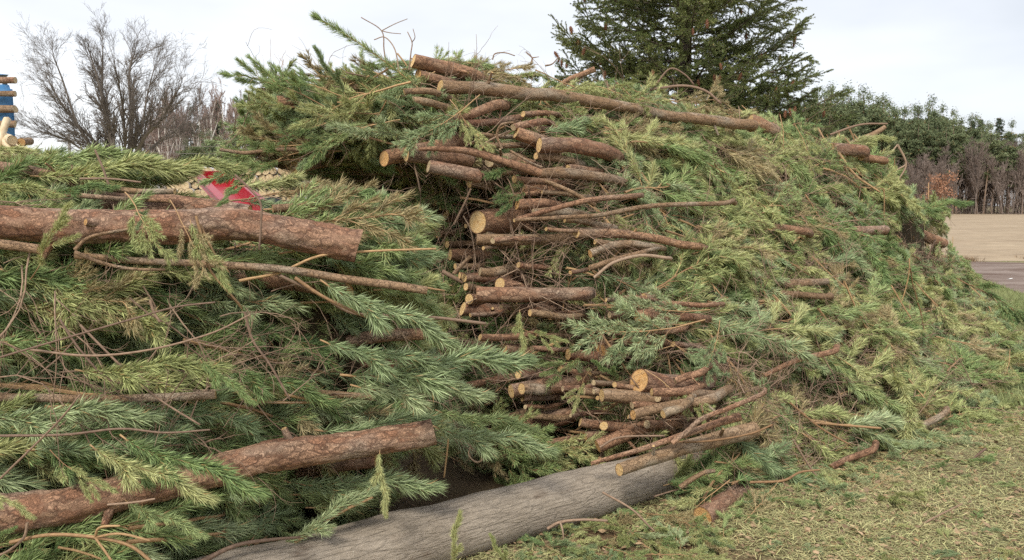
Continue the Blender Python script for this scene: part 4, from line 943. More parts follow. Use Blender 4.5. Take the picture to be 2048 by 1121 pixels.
LOG('lichen-grey log with orange end in the lower bundle', [(1266, 830), (1340, 812), (1420, 800)], 21, 20, .5, M_GREY, M_CUTO, off=.3, stubs=2)
LOG('round yellow-ended branch beside the lichen-grey log', [(1326, 829), (1365, 812)], 18, 16, .9, M_GREY, M_CUT, off=.38, name='branch_pole')
LOG('small reddish log left below the lower bundle', [(1160, 845), (1218, 850)], 18, 18, .4, M_RED, M_CUT, off=.2, ext=.3)
LOG('small orange-ended log under the small reddish one', [(1170, 873), (1212, 864)], 18, 16, .7, M_RED, M_CUTO, off=.2, ext=.3)
LOG('curving log with dark scarred end low in the bundle', [(1195, 893), (1240, 872), (1300, 850), (1400, 838)], 30, 24, .35, M_RED, M_CUTO, off=.3, ext=.5, stubs=1)
LOG('pale scraped log resting on the grey trunk', [(1238, 940), (1310, 915), (1400, 888)], 27, 34, .75, M_GREY, M_CUT, off=.35, ext=.5, stubs=2, Y=4.08)
LOG('reddish branch lying between the scraped log and the bundle', [(1182, 928), (1260, 905), (1340, 880), (1400, 862)], 8, 18, .3, M_RED, M_CUT, off=.25, ext=.3, name='branch_pole', Y=4.1)
LOG('thin straight stick with pale tip standing clear of the bundle', [(1344, 887), (1375, 862), (1402, 838), (1460, 815), (1525, 788)], 10, 10, .2, M_RED, M_CUTP, off=.42, ext=.1, name='branch_pole')
LOG('sawn log lying on the ground at the foot of the heap', [(1405, 1036), (1452, 1004)], 46, 44, 2.3, M_PLATE, M_CUTO, off=.0, ext=.25, Y=4.13)
LOG('brown log with cut left end deep left of the lower bundle', [(1022, 783), (1075, 775), (1135, 770)], 30, 32, .35, M_RED, M_CUT, off=.15, ext=.4)
LOG('long brown log lying left of the small reddish log', [(1040, 848), (1090, 840), (1140, 832)], 34, 34, .3, M_RED, M_CUTO, off=.2, ext=.4)
LOG('slim light log above the long brown log', [(1000, 842), (1060, 826), (1120, 820)], 18, 18, .3, M_GREY, M_CUT, off=.05, ext=.4)
LOG('orange-tipped branch just right of the bluish bough tip', [(935, 772), (990, 762), (1040, 752)], 14, 16, .3, M_RED, M_CUT, off=.2, ext=.3, name='branch_pole')
LOG('small branch with torn end under the bluish bough tip', [(940, 815), (990, 800), (1020, 792)], 14, 14, .3, M_RED, M_CUT, off=.1, ext=.3, name='branch_pole')
# right slope
LOG('broken pale-ended branch in the twig tangle of the right slope', [(1566, 570), (1645, 566)], 15, 14, .5, M_GREY, M_CUTP, off=.15, ext=.2, name='branch_pole')
LOG('grey branch under the pale-ended one in the twig tangle', [(1560, 588), (1655, 592)], 13, 15, .5, M_GREY, M_CUT, off=.15, ext=.2, name='branch_pole')
LOG('slanting brown branch through the big twig tangle', [(1528, 752), (1590, 722), (1665, 702)], 10, 13, .4, M_RED, M_CUT, off=.12, ext=.2, name='branch_pole')
LOG('reddish log end under the edge of the boughs on the right ground', [(1662, 935), (1700, 918), (1745, 902)], 13, 15, .5, M_RED, M_CUT, off=.15, ext=.2)
LOG('weathered stick end lying at the right foot of the heap', [(1838, 852), (1870, 838), (1895, 824)], 13, 14, .5, M_GREY, M_CUT, off=.15, ext=.1, name='branch_pole')
LOG('broken orange wood below the twigs at the top of the right slope', [(1500, 240), (1545, 262)], 24, 26, .4, M_RED, M_CUT, off=.15, ext=.3, rough=.14)
LOG('log end showing high on the right shoulder of the heap', [(1660, 298), (1722, 304)], 24, 24, .6, M_PLATE, M_CUT, off=.05, ext=.2)
LOG('stub of log beside the right shoulder log', [(1722, 314), (1765, 322)], 16, 14, .5, M_RED, M_CUT, off=.3, ext=.1)
LOG('reddish log piece seen in a gap of the right slope', [(1540, 455), (1608, 462)], 17, 16, .5, M_RED, M_CUT, off=.2, ext=.3)
LOG('pale pinkish log running level across the right slope', [(1650, 461), (1710, 462), (1765, 460)], 18, 20, .8, M_PLATE, M_CUT, off=.04, ext=.2, clear=False)
LOG('dark log end jutting out at the far right tip of the heap', [(1888, 488), (1845, 470), (1790, 452)], 20, 26, -.6, M_RED, M_CUTO, off=.15, ext=.4)
LOG('sawn stub sticking up from the top of the heap before the conifer', [(1190, 139), (1165, 150), (1140, 160)], 12, 12, -.1, M_RED, M_CUTO, off=.0, ext=.3)
LOG('ragged broken tip at the right shoulder of the heap', [(1770, 255), (1745, 270), (1715, 282)], 9, 12, -.2, M_GREY, M_CUT, off=.1, ext=.3, name='branch_pole')

for lab_, pts_, d_ in (('dim log deep in the left of the gap over the trunk', [(905, 880), (960, 876), (1010, 874)], 20), ('dim log lying low in the middle of the gap over the trunk', [(985, 915), (1050, 905), (1110, 900)], 17), ('dim branch end at the right of the gap over the trunk', [(1095, 888), (1140, 880), (1180, 876)], 15)):
    LOG(lab_, pts_, d_, d_, .3, M_RED, M_CUTO, off=0, ext=.2, Y=4.95, clear=False)
_rc = np.random.default_rng(404); _n = 0
STUBS = []
while len(STUBS) < 74:
    x, y = _rc.uniform(870, 1420), _rc.uniform(225, 900)
    if x > 1000 + 420 * (y - 200) / 700 + 60 or x < 860 + (y > 600) * 60: continue
    if any(abs(x - a) < 38 and abs(y - b) < 14 for a, b in STUBS) or (y > 690 and x < 1000): continue
    STUBS.append((x, y)); i_, j_ = int(y // 8) + 4, int(x // 8) + 8
    d = float(_rc.choice([9, 12, 15, 19, 24], p=[.2, .25, .25, .2, .1])); sl = _rc.normal(.03, .10); ln = _rc.uniform(40, 110)
    LOG('', [(x, y), (x + ln * .5, y + ln * .5 * sl), (x + ln, y + ln * sl + _rc.normal(0, 4))], d, d * _rc.uniform(.8, 1.1), _rc.uniform(.5, 1.3), [M_RED, M_GREY, M_PLATE][_rc.integers(3)], [M_CUT, M_CUT, M_CUTP][_rc.integers(3)], off=_rc.uniform(.08, .30), ext=.3, name='pine_log' if d > 14 else 'branch_pole', stubs=int(_rc.integers(0, 2)), clear=_rc.uniform() < .35)['spot'] = f'{x:.0f} {y:.0f} {d:.0f}'

# the grey trunk lying in front
tk = log_object('tree_trunk', [(1.45, 5.09, .11), (.6, 4.42, .125), (-.1, 3.88, .13), (-1.05, 3.12, .14), (-1.9, 2.45, .14)], .12, .152, M_TRUNK, M_CUTO, 5, 'big smooth grey tree trunk lying on the ground in front of both heaps', 'trunk', sides=72, seg=.04, rough=.035, nscale=11, stubs=0)

# ------------------------------------------------------------------ thin bare sticks drawn out one by one
def STICK(label, pts, d0, d1, S='L', off=.15, Y=None, dY=0.0, mat=M_STEM, forks=()):
    D = DM if S == 'M' else DL; n = len(pts)
    base = float(D(*pts[0])[0]) - off if Y is None else Y
    W_ = np.array([at(*p, base + dY * q / (n - 1)) for q, p in enumerate(pts)]); o3 = W_[0].copy()
    C = smooth_path(W_, 4 * n + 3); v, f, lp = tube(C - o3, np.linspace(d0, d1, len(C)) / 2 / F * base, 6, .06, n, 60, cap=True)
    o = obj('bare_stick', MB().add(v, f, lp, tint=(pts[0][0] % 10) / 10).mesh('stick', mat), loc=o3, label=label, category='twig')
    for fk in forks:
        i0 = fk[0]; Wf = [W_[i0]] + [at(*p, base + dY * i0 / (n - 1) - .03) for p in fk[1:]]
        c = smooth_path(Wf, 12); v, f, lp = tube(c - o3, np.linspace(d0 * .7, d1 * .7, 12) / 2 / F * base, 5, cap=True); obj('side_twig', MB().add(v, f, lp, tint=.6).mesh('side_twig', mat), parent=o)
    return o
T = STICK
T('long arched twig springing from the pole under the thick reddish log', [(150, 500), (180, 475), (240, 462), (295, 456)], 9, 6, Y=3.12, mat=M_GREY)
T('tan twig sweeping down right from the fork under the thick log', [(150, 505), (200, 525), (260, 538), (330, 540)], 9, 6, Y=3.08, mat=M_GREY)
T('pale orange stick rising right over the end of the thick log', [(478, 562), (560, 545), (640, 512), (740, 503), (872, 498)], 7, 5, Y=3.25, dY=.2)
T('orange twig running down right beneath the rising pale stick', [(595, 538), (700, 555), (800, 568), (890, 582)], 8, 4, Y=3.3, dY=.2)
T('slim brown branch ending in a pale tip over the gap', [(560, 552), (640, 590), (700, 625), (775, 632), (870, 636), (972, 648)], 7, 8, Y=3.2, dY=.35, mat=M_TWIG)
T('orange twig curving down through bluish needles in the left heap', [(590, 556), (640, 590), (700, 620), (745, 640)], 8, 5, Y=3.22)
T('twig with drooping tuft slanting across the thick reddish log', [(392, 432), (405, 480), (420, 540), (480, 610)], 6, 4, Y=3.0)
T('second drooping twig crossing the thick reddish log', [(400, 450), (430, 510), (458, 545)], 6, 3, Y=3.02)
T('thin pale grass-like stalk standing across the thick log', [(470, 350), (518, 400), (522, 450), (518, 500)], 5, 4, Y=3.0, mat=M_TWIG)
T('pale thin twig leaning over the top left boughs', [(190, 300), (205, 335), (218, 372)], 4, 5, Y=3.6, mat=M_TWIG)
T('bare twig pointing right with pale tip at top left', [(160, 358), (220, 358), (282, 365)], 5, 4, Y=3.55, mat=M_TWIG)
T('dark crossing twig in the twiggy hollow of the left heap', [(0, 715), (120, 680), (260, 640), (350, 615), (430, 605)], 5, 4, off=.2, mat=M_TWIG)
T('long brown twig sweeping up right through the left heap', [(60, 700), (180, 712), (300, 700), (420, 668), (500, 630)], 6, 4, off=.2, mat=M_TWIG)
T('twig tangle loop at the centre of the left hollow', [(120, 640), (160, 700), (220, 760), (300, 770)], 5, 4, off=.2, mat=M_TWIG)
T('kinked brown twig dropping through the lower middle of the left heap', [(490, 625), (505, 680), (540, 730), (580, 800)], 6, 4, off=.25, mat=M_TWIG)
T('small forked twig pointing down near the left hollow', [(300, 600), (308, 625), (320, 645)], 6, 5, off=.25, mat=M_TWIG)
T('long dark twig dipping across the boughs below the level pole', [(160, 650), (250, 740), (320, 800), (400, 850)], 5, 4, off=.2, mat=M_TWIG)
T('brown twig running level above the slanting log', [(0, 872), (130, 870), (240, 858), (330, 866), (420, 860)], 6, 4, off=.18, mat=M_TWIG)
T('straight tan twig among green boughs left of the slanting log', [(0, 958), (60, 900), (120, 840), (160, 790)], 5, 4, off=.22, mat=M_TWIG)
T('orange forked branch at the bottom left corner', [(20, 1085), (100, 1070), (190, 1075), (260, 1092), (310, 1130)], 8, 7, off=.15, forks=((2, (200, 1055), (240, 1052)), (2, (215, 1110), (235, 1140)), (2, (240, 1068), (300, 1082))))
T('grey crooked twig hanging at the bottom left', [(55, 1045), (48, 1075), (20, 1100), (-10, 1115)], 6, 5, off=.2, mat=M_TWIG)
T('dark fallen branch lying along the top of the grey trunk', [(400, 1125), (470, 1092), (540, 1080), (600, 1075)], 11, 6, Y=2.98, dY=.25, mat=M_TWIG)
T('orange stem of the bough leaning on the trunk', [(590, 1085), (640, 1050), (690, 1020), (745, 995)], 9, 6, Y=3.25, dY=.1)
T('curved bare twig looping under the slanting log', [(215, 1010), (270, 1005), (310, 998)], 5, 4, off=.25, mat=M_TWIG)
T('thin looping twig hanging in the dark gap right of the slanting log', [(975, 885), (972, 910), (955, 925), (938, 912), (940, 895)], 4, 3, Y=3.9, mat=M_TWIG)
T('straight thin twig hanging down in the dark gap', [(897, 878), (893, 915), (888, 955)], 4, 4, Y=3.8)
T('forked twig with pale tip above the main heap in the sky', [(775, 150), (768, 100), (763, 62), (722, 35)], 3, 2, 'M', Y=5.7, mat=M_TWIG, forks=((2, (790, 48), (815, 38)), (2, (780, 66), (802, 68))))
T('second bare twig against the sky left of the topmost log', [(798, 145), (790, 100), (770, 75), (748, 80)], 3, 2, 'M', Y=5.7, mat=M_TWIG)
T('upright twig standing against the sky just left of the topmost log', [(818, 140), (822, 105), (824, 85), (815, 64)], 3, 2, 'M', Y=5.8, mat=M_TWIG, forks=((2, (830, 75), (826, 58)),))
T('curled dead twig on the skyline right of the topmost log', [(985, 120), (990, 108), (1010, 106), (1030, 112)], 3, 2, 'M', Y=6.2, mat=M_TWIG)
T('upright hooked twig on the skyline before the conifer', [(1062, 128), (1064, 116), (1052, 104)], 4, 2, 'M', Y=6.4, mat=M_TWIG, forks=((1, (1078, 114)),))
T('dark twig slanting up from the skyline before the conifer', [(1090, 132), (1105, 128), (1118, 113)], 4, 2, 'M', Y=6.5, mat=M_TWIG)
T('hooked pale branch curling above the round cut end in the upper heap', [(1004, 298), (994, 272), (1003, 250), (1030, 245)], 6, 5, 'M', off=.4, mat=M_GREY)
T('thin stick crossing left of the hooked pale branch', [(955, 296), (985, 278), (1020, 262)], 4, 4, 'M', off=.38, mat=M_TWIG)
T('long thin stick running from the curled log to the right', [(1020, 302), (1060, 325), (1085, 335)], 6, 4, 'M', off=.42, mat=M_GREY)
T('upright stick standing in the dark hollow', [(908, 450), (928, 410), (942, 378)], 6, 5, 'M', off=.35, mat=M_TWIG)
T('second thin stick hanging in the dark hollow', [(828, 330), (834, 352), (840, 382)], 4, 3, 'M', Y=5.3, mat=M_TWIG)
T('arched twig standing above the twig nest at the top right of the heap', [(1310, 172), (1340, 138), (1370, 150), (1388, 170)], 4, 3, 'M', Y=7.0, mat=M_TWIG)
T('bow-shaped twig over the twig nest at the top right of the heap', [(1300, 180), (1365, 172), (1410, 182), (1442, 208)], 6, 5, 'M', Y=7.0, mat=M_TWIG)
T('pale bow-shaped branch sticking out at the right shoulder of the heap', [(1660, 270), (1720, 250), (1775, 248)], 5, 4, 'M', off=.2, mat=M_TWIG)
T('twig sticking right from the right shoulder against the wood', [(1795, 290), (1812, 330), (1790, 370)], 5, 3, 'M', Y=10.2, mat=M_TWIG, forks=((0, (1770, 320), (1740, 345)), (1, (1780, 350), (1765, 372))))
T('straight pale branch slanting across the right shoulder', [(1676, 305), (1710, 350), (1760, 385)], 6, 4, 'M', off=.35)
T('lone upright twig at the far right end of the heap', [(1870, 480), (1855, 525), (1875, 540)], 4, 3, 'M', Y=10.5, mat=M_TWIG)
T('pale orange twig crossing the lower bundle to the right', [(1160, 960), (1200, 928), (1260, 918), (1390, 915)], 6, 4, 'M', off=.45)
T('bent twig looping over the lower bundle', [(1200, 895), (1240, 875), (1330, 872)], 5, 4, 'M', off=.45, mat=M_TWIG)
T('stout twig dangling from the scraped log over the trunk', [(1200, 915), (1195, 930), (1192, 960)], 7, 5, 'M', off=.5)
T('long arched twig right of the scraped log', [(1340, 885), (1420, 882), (1500, 868), (1545, 850)], 5, 4, 'M', off=.3)
T('hooked grey branch low beside the trunk', [(1360, 975), (1385, 958), (1410, 945), (1430, 942)], 12, 8, 'M', off=.3, mat=M_GREY)
T('curved twig lying on the ground beside the trunk', [(1095, 1058), (1120, 1045), (1165, 1040), (1215, 1042)], 7, 5, 'M', Y=3.9, mat=M_TWIG, forks=((1, (1125, 1060), (1128, 1085)),))
T('long twig on the ground pointing at the sawn log', [(1205, 985), (1265, 1020), (1320, 1070), (1400, 1095)], 5, 4, 'M', Y=4.0, dY=-.05, mat=M_TWIG)
T('straight grey stick lying on the litter at far right', [(1930, 934), (1950, 915), (1972, 897)], 5, 5, 'M', Y=float(ground_Y(920)) - .1, mat=M_TWIG)
T('forked grey twig lying on the litter at lower right', [(1835, 1055), (1870, 1035), (1925, 1008)], 5, 3, 'M', Y=float(ground_Y(1045)) - .05, mat=M_TWIG)
T('level twig across the lower edge of the right boughs', [(1500, 965), (1565, 962), (1600, 945), (1640, 940)], 6, 4, 'M', off=.25)
T('dark twig slanting down through the right boughs', [(1585, 878), (1620, 935), (1670, 1005)], 5, 4, 'M', off=.3, mat=M_TWIG)
T('pale level stick at the right edge of the boughs', [(1630, 846), (1700, 852), (1762, 857)], 5, 5, 'M', off=.3)
T('orange twig curving down in the right boughs', [(1580, 806), (1620, 840), (1650, 862), (1700, 890)], 5, 4, 'M', off=.3)

# ------------------------------------------------------------------ hero boughs
def HB(label, base, tip, kind, mat, S='L', Y0=None, Y1=None, off=.2, var=0, up=None, group=None):
    D = DM if S == 'M' else DL
    Y0 = float(D(*base)[0]) - off if Y0 is None else Y0; Y1 = Y0 if Y1 is None else Y1
    a, b = at(*base, Y0), at(*tip, Y1); L = np.linalg.norm(b - a)
    z = np.array([0, -1, .35]) if up is None else np.array(up, float)
    add_bough(kind, var, a, b - a, z, L / KLEN[kind], label, group, mat)
HB('long pine leader sticking up to the upper left into the sky', (835, 175), (636, 30), 'leader', M_NEED, 'M', 5.6, 5.3, var=1)
TL = [((650, 215), (488, 118), 5.3, 5.1, 'bushy', 'uppermost left bough tip of the overhang against the sky'), ((640, 230), (498, 180), 5.25, 5.0, 'bushy', 'second overhanging bough below the uppermost left tip'), ((700, 200), (560, 130), 5.4, 5.2, 'open', 'bough filling the overhang between the two raised tips'),
      ((690, 190), (636, 95), 5.45, 5.3, 'tail', 'upright tuft rising from the middle of the overhang'), ((760, 230), (600, 215), 5.35, 5.1, 'bushy', 'bough hanging over the thick dark log'), ((720, 250), (600, 300), 5.4, 5.1, 'bushy', 'bough drooping under the thick dark log'),
      ((700, 240), (560, 250), 5.5, 5.3, 'open', 'dark bough in the shade of the overhang'), ((680, 270), (595, 330), 5.3, 5.05, 'tail', 'bright tuft hanging lowest in the overhang'), ((800, 240), (640, 255), 5.3, 5.0, 'open', 'pale-tipped bough reaching left below the thick dark log'),
      ((820, 280), (665, 245), 5.25, 4.95, 'tail', 'silvery bough reaching up left in the centre of the overhang'), ((610, 250), (470, 255), 5.7, 5.6, 'open', 'sparse bough reaching left against the birches'), ((620, 290), (440, 285), 5.7, 5.5, 'open', 'longest low bough of the overhang pointing left'),
      ((640, 320), (430, 315), 5.8, 5.6, 'bushy', 'flat bough at the lower left corner of the overhang'), ((760, 200), (690, 130), 5.6, 5.5, 'open', 'bough behind the long leader on the skyline'), ((820, 180), (720, 135), 5.7, 5.6, 'bushy', 'bough just left of the topmost log'),
      ((620, 300), (460, 340), 5.7, 5.5, 'bushy', 'lowest bough of the overhang above the red chute'), ((760, 170), (680, 215), 5.3, 5.1, 'open', 'small bough lying on the thick dark log'), ((850, 220), (770, 190), 5.3, 5.15, 'tail', 'short bough left of the long slender pole')]
for q, (a, b, y0, y1, kd, lab) in enumerate(TL): HB(lab, a, b, kd, [M_NEED, M_NPALE, M_NEED][q % 3] if kd != 'tail' else (M_NBLUE if q % 2 else M_NEED), 'M', y0, y1, var=q)
HM = [((960, 190), (820, 300), 5.2, 5.0, 'spray', M_NBLUE, 'silvery bough hanging down left in front of the upper logs'), ((900, 200), (960, 280), 5.25, 5.0, 'open', M_NPALE, 'pale dry bough spread below the long slender pole'), ((1060, 330), (945, 350), 5.3, 5.1, 'tail', M_NEED, 'green tuft pointing left beside the pale-ended log'),
      ((1080, 370), (990, 400), 5.4, 5.2, 'bushy', M_NEED, 'dark green tuft below the pale-ended log'), ((1410, 640), (1175, 690), 5.0, 4.7, 'spray', M_NBLUE, 'long silvery bough reaching down left over the round-faced log'), ((1420, 620), (1250, 625), 5.1, 4.9, 'spray', M_NBLUE, 'pale bough above the silvery reaching one'),
      ((1350, 690), (1240, 720), 4.9, 4.75, 'spray', M_NBLUE, 'green bough below the short orange branch end'), ((1440, 640), (1420, 760), 4.9, 4.75, 'spray', M_NBLUE, 'blue-green bough hanging straight down right of the orange branch end'), ((1030, 650), (1110, 700), 4.8, 4.7, 'bushy', M_NPALE, 'yellow-green bough hanging in the centre of the heap'),
      ((1040, 620), (1040, 720), 4.85, 4.7, 'tail', M_NPALE, 'yellow-green tuft dangling below the knobbly log'), ((1290, 740), (1420, 830), 4.6, 4.4, 'open', M_NPALE, 'sparse pale bough lying over the lower bundle'), ((1240, 760), (1190, 720), 4.8, 4.7, 'tail', M_NEED, 'round rosette of needles in the shaded hollow'),
      ((1200, 690), (1080, 740), 5.1, 4.9, 'bushy', M_NEED, 'dark bough in the hollow left of the rosette'), ((1180, 740), (1130, 800), 4.9, 4.7, 'bushy', M_NBLUE, 'short bough hanging beside the brown log with cut left end'), ((1480, 960), (1350, 985), 4.45, 4.35, 'open', M_NBLUE, 'bough hanging beside the sawn log on the ground'),
      ((1460, 960), (1340, 1060), 4.3, 4.15, 'spray', M_NEED, 'green bough draped to the ground left of the sawn log'), ((1560, 960), (1500, 1030), 4.4, 4.3, 'spray', M_NBLUE, 'bough draped over the top of the sawn log'), ((1800, 420), (1940, 412), 10.4, 10.2, 'tail', M_NEED, 'bright green bough tip pointing right over the field'),
      ((1770, 430), (1890, 432), 10.3, 10.1, 'bushy', M_NEED, 'bushy green bough under the bright tip over the field'), ((1760, 400), (1860, 440), 10.0, 9.8, 'bushy', M_NEED, 'dense green bough before the far right tip of the heap'), ((1560, 230), (1580, 340), 8.0, 7.7, 'spray', M_NPALE, 'pale bough hanging down over the right shoulder'),
      ((1590, 250), (1640, 340), 8.2, 8.0, 'spray', M_NPALE, 'second pale bough draped down the right shoulder'), ((1650, 300), (1780, 300), 9.7, 9.9, 'spray', M_NPALE, 'bough tip at the right shoulder against the far wood'), ((1690, 290), (1790, 282), 9.9, 10.0, 'tail', M_NPALE, 'thin bough tip rising from the right shoulder'),
      ((1060, 180), (1160, 220), 6.2, 6.0, 'spray', M_NPALE, 'pale drooping bough on the upper right of the topmost logs'), ((1420, 255), (1330, 225), 6.8, 6.6, 'spray', M_NBLUE, 'blue-green bough across the long slender pole'), ((1180, 170), (1300, 200), 6.5, 6.4, 'spray', M_NPALE, 'pale green bough capping the heap before the conifer'),
      ((2020, 700), (2012, 790), 7.3, 7.0, 'spray', M_NPALE, 'pale bough hanging like a tail at the right edge'), ((1730, 975), (1880, 985), 4.95, 4.9, 'tail', M_NPALE, 'single green bough lying alone on the litter at lower right'), ((1110, 900), (1060, 960), 5.1, 5.0, 'tail', M_NEED, 'bough deep in the dark gap behind the trunk'),
      ((1160, 870), (1110, 950), 4.9, 4.8, 'spray', M_NEED, 'green bough hanging to the trunk in the dark gap'), ((900, 1140), (925, 1030), 3.2, 3.2, 'tail', M_NPALE, 'small pale tuft standing before the trunk'), ((1020, 1140), (985, 1070), 3.5, 3.5, 'tail', M_NPALE, 'small green tuft at the bottom edge before the trunk'),
      ((740, 390), (900, 440), 6.2, 6.0, 'bushy', M_NEED, 'dark bough filling the hollow between the heaps'), ((700, 440), (860, 470), 5.6, 5.5, 'open', M_NEED, 'sparse bough low in the hollow between the heaps'), ((720, 400), (800, 480), 5.8, 5.6, 'bushy', M_NEED, 'bushy bough at the left floor of the hollow'), ((890, 380), (780, 420), 6.0, 5.8, 'bushy', M_NEED, 'shaded bough at the right of the hollow')]
for q, (a, b, y0, y1, kd, m_, lab) in enumerate(HM): HB(lab, a, b, kd, m_, 'M', y0, y1, var=q)
HL = [((300, 420), (270, 455), 3.15, 3.0, 'tail', M_NBLUE, 'small tuft draped over the top of the thick reddish log'), ((250, 385), (340, 480), 3.1, 2.95, 'bushy', M_NBLUE, 'bluish bough drooping over the middle of the thick reddish log'), ((340, 400), (420, 560), 3.05, 2.95, 'open', M_NBLUE, 'long drooping bough crossing the thick reddish log downward'),
      ((380, 440), (450, 580), 3.0, 2.95, 'tail', M_NPALE, 'pale tuft hanging below the drooping bough'), ((640, 560), (900, 700), 3.15, 3.3, 'tail', M_NBLUE, 'bluish bough sweeping down right from the end of the thick log'), ((680, 750), (1058, 738), 3.3, 3.6, 'tail', M_NBLUE, 'silver-blue bough whose tip points right across the gap'),
      ((640, 680), (905, 760), 3.2, 3.4, 'tail', M_NBLUE, 'broad blue-green bough above the silver-blue one'), ((700, 770), (975, 805), 3.3, 3.5, 'tail', M_NBLUE, 'bluish bough beneath the silver-blue tip'), ((860, 850), (1100, 915), 3.7, 3.8, 'tail', M_NBLUE, 'bough reaching right over the dark gap above the trunk'),
      ((870, 820), (1065, 870), 3.8, 3.9, 'tail', M_NEED, 'bough just above the one reaching over the dark gap'), ((180, 890), (410, 1010), 2.85, 2.8, 'tail', M_NPALE, 'pale bough tip hanging across the slanting log at left'), ((240, 870), (510, 1000), 2.9, 2.85, 'tail', M_NEED, 'long green bough tip hanging across the middle of the slanting log'),
      ((250, 1000), (400, 1080), 2.85, 2.8, 'tail', M_NEED, 'green bough tip hanging below the slanting log'), ((100, 900), (190, 1000), 2.8, 2.75, 'bushy', M_NBLUE, 'bluish-grey bough hanging left over the slanting log'), ((-30, 970), (60, 1040), 2.7, 2.7, 'tail', M_NPALE, 'bough tip at the left edge over the slanting log'),
      ((-40, 1100), (30, 1060), 2.65, 2.65, 'tail', M_NEED, 'bright green tuft in the bottom left corner'), ((560, 960), (870, 990), 3.45, 3.5, 'tail', M_NBLUE, 'green bough lying under the slanting log toward the trunk'), ((760, 900), (765, 1030), 3.3, 3.25, 'tail', M_NPALE, 'bough hanging straight down from the slanting log'),
      ((560, 1090), (750, 990), 3.25, 3.35, 'tail', M_NBLUE, 'bough with orange stem leaning up from the trunk'), ((640, 440), (805, 402), 3.9, 4.2, 'tail', M_NEED, 'bough at the top right of the left heap pointing at the hollow'), ((520, 425), (740, 392), 4.0, 4.2, 'tail', M_NEED, 'flat green bough along the top right of the left heap'),
      ((60, 352), (385, 350), 3.7, 3.8, 'tail', M_NPALE, 'long flat bough along the top of the left heap'), ((0, 330), (300, 328), 3.8, 3.9, 'tail', M_NEED, 'green bough along the skyline of the left heap'), ((260, 330), (480, 345), 3.9, 4.0, 'tail', M_NPALE, 'drooping bough tip above the red chute'),
      ((-60, 290), (95, 325), 3.9, 3.9, 'tail', M_NPALE, 'yellow-green bough below the pale firewood'), ((-40, 370), (110, 400), 3.4, 3.3, 'tail', M_NPALE, 'pale green bough fanning down at the left edge'), ((100, 385), (230, 380), 3.5, 3.5, 'tail', M_NEED, 'narrow bough above the left end of the thick log'),
      ((420, 425), (480, 380), 3.6, 3.7, 'tail', M_NEED, 'dark narrow bough tip in front of the red chute'), ((60, 560), (150, 460), 3.05, 2.95, 'bushy', M_NPALE, 'dull tuft rising in front of the fork of the grey pole'), ((640, 500), (880, 520), 3.6, 3.8, 'tail', M_NBLUE, 'bluish bough right of the cut end of the thick log'),
      ((400, 720), (500, 810), 2.95, 2.9, 'tail', M_NEED, 'dark green bough tip drooping over the level pole'), ((150, 740), (440, 750), 2.95, 2.95, 'tail', M_NPALE, 'yellowish bough lying along the level pole'), ((-60, 830), (300, 850), 2.9, 2.95, 'tail', M_NBLUE, 'sheaf of long bluish needles under the level pole')]
for q, (a, b, y0, y1, kd, m_, lab) in enumerate(HL): HB(lab, a, b, kd, m_, 'L', y0, y1, var=q)
n_hero = sum(o.name.startswith('pine_bough') for o in bpy.data.objects)

rg = np.random.default_rng(66)
for q in range(30):
    x, y = rg.uniform(860, 1210), rg.uniform(868, 965); Y0 = rg.uniform(4.75, 5.3); a = at(x - 40, y - 10, Y0 + .25); b = at(x + rg.uniform(40, 150), y + rg.uniform(-30, 35), Y0 - .1)
    if a[2] < .06: a[2] = .06
    if b[2] < .06: b[2] = .06
    add_bough(['tail', 'bushy', 'open'][q % 3], q, a, b - a, np.array([0, -1, .6]), rg.uniform(.6, .95), 'shaded green bough deep in the dark gap above the grey trunk', 'shaded boughs in the dark gap above the grey trunk')
# ------------------------------------------------------------------ boughs filling the heaps
rng = np.random.default_rng(1234)
def clear_hit(P):
    px, py = proj(P); i_ = (py // 8).astype(int) + 4; j_ = (px // 8).astype(int) + 8
    ok = (i_ >= 0) & (i_ < 150) & (j_ >= 0) & (j_ < 270); h = np.zeros(len(px), bool)
    c = CLEAR[np.clip(i_, 0, 149), np.clip(j_, 0, 269)]; h[ok] = (c[ok] > 0) & (P[ok, 1] < c[ok] + .08); return h
def wide(Q, d, z, w):
    y = nrm(np.cross(z, d)); return np.vstack([Q[1:], Q[1:-1] + y * w, Q[1:-1] - y * w])
PX = {'M': (DM, POLY_M), 'L': (DL, POLY_L)}
def sample(S, n, poly=None):
    """points on the heap surface, evenly per square metre"""
    D, pl = PX[S]; pl = poly or pl; xs = [p[0] for p in pl]; ys = [p[1] for p in pl]; out = []
    while len(out) < n:
        x = rng.uniform(max(-140, min(xs)), min(2080, max(xs)), 4000); y = rng.uniform(min(ys), min(1150, max(ys)), 4000); m = inside(pl, x, y); x, y = x[m], y[m]
        d = D(x, y); w = d ** 2; keep = rng.uniform(0, 1, len(x)) < w / (170.0 if S == 'M' else 25.0)
        out += list(zip(x[keep], y[keep]))
    return out[:n]
def mean_angle(S, x, y):
    if S == 'L': return np.interp(x, [0, 1000], [-4, -14]) + (6 if y > 850 else 0), 10
    if x < 760: return 172, 30
    if x < 1250 and y > 350: return (0 if rng.uniform() < .55 else 190), 30
    return np.interp(x, [1000, 1500, 2000], [-10, -20, -32]), 24
items = []
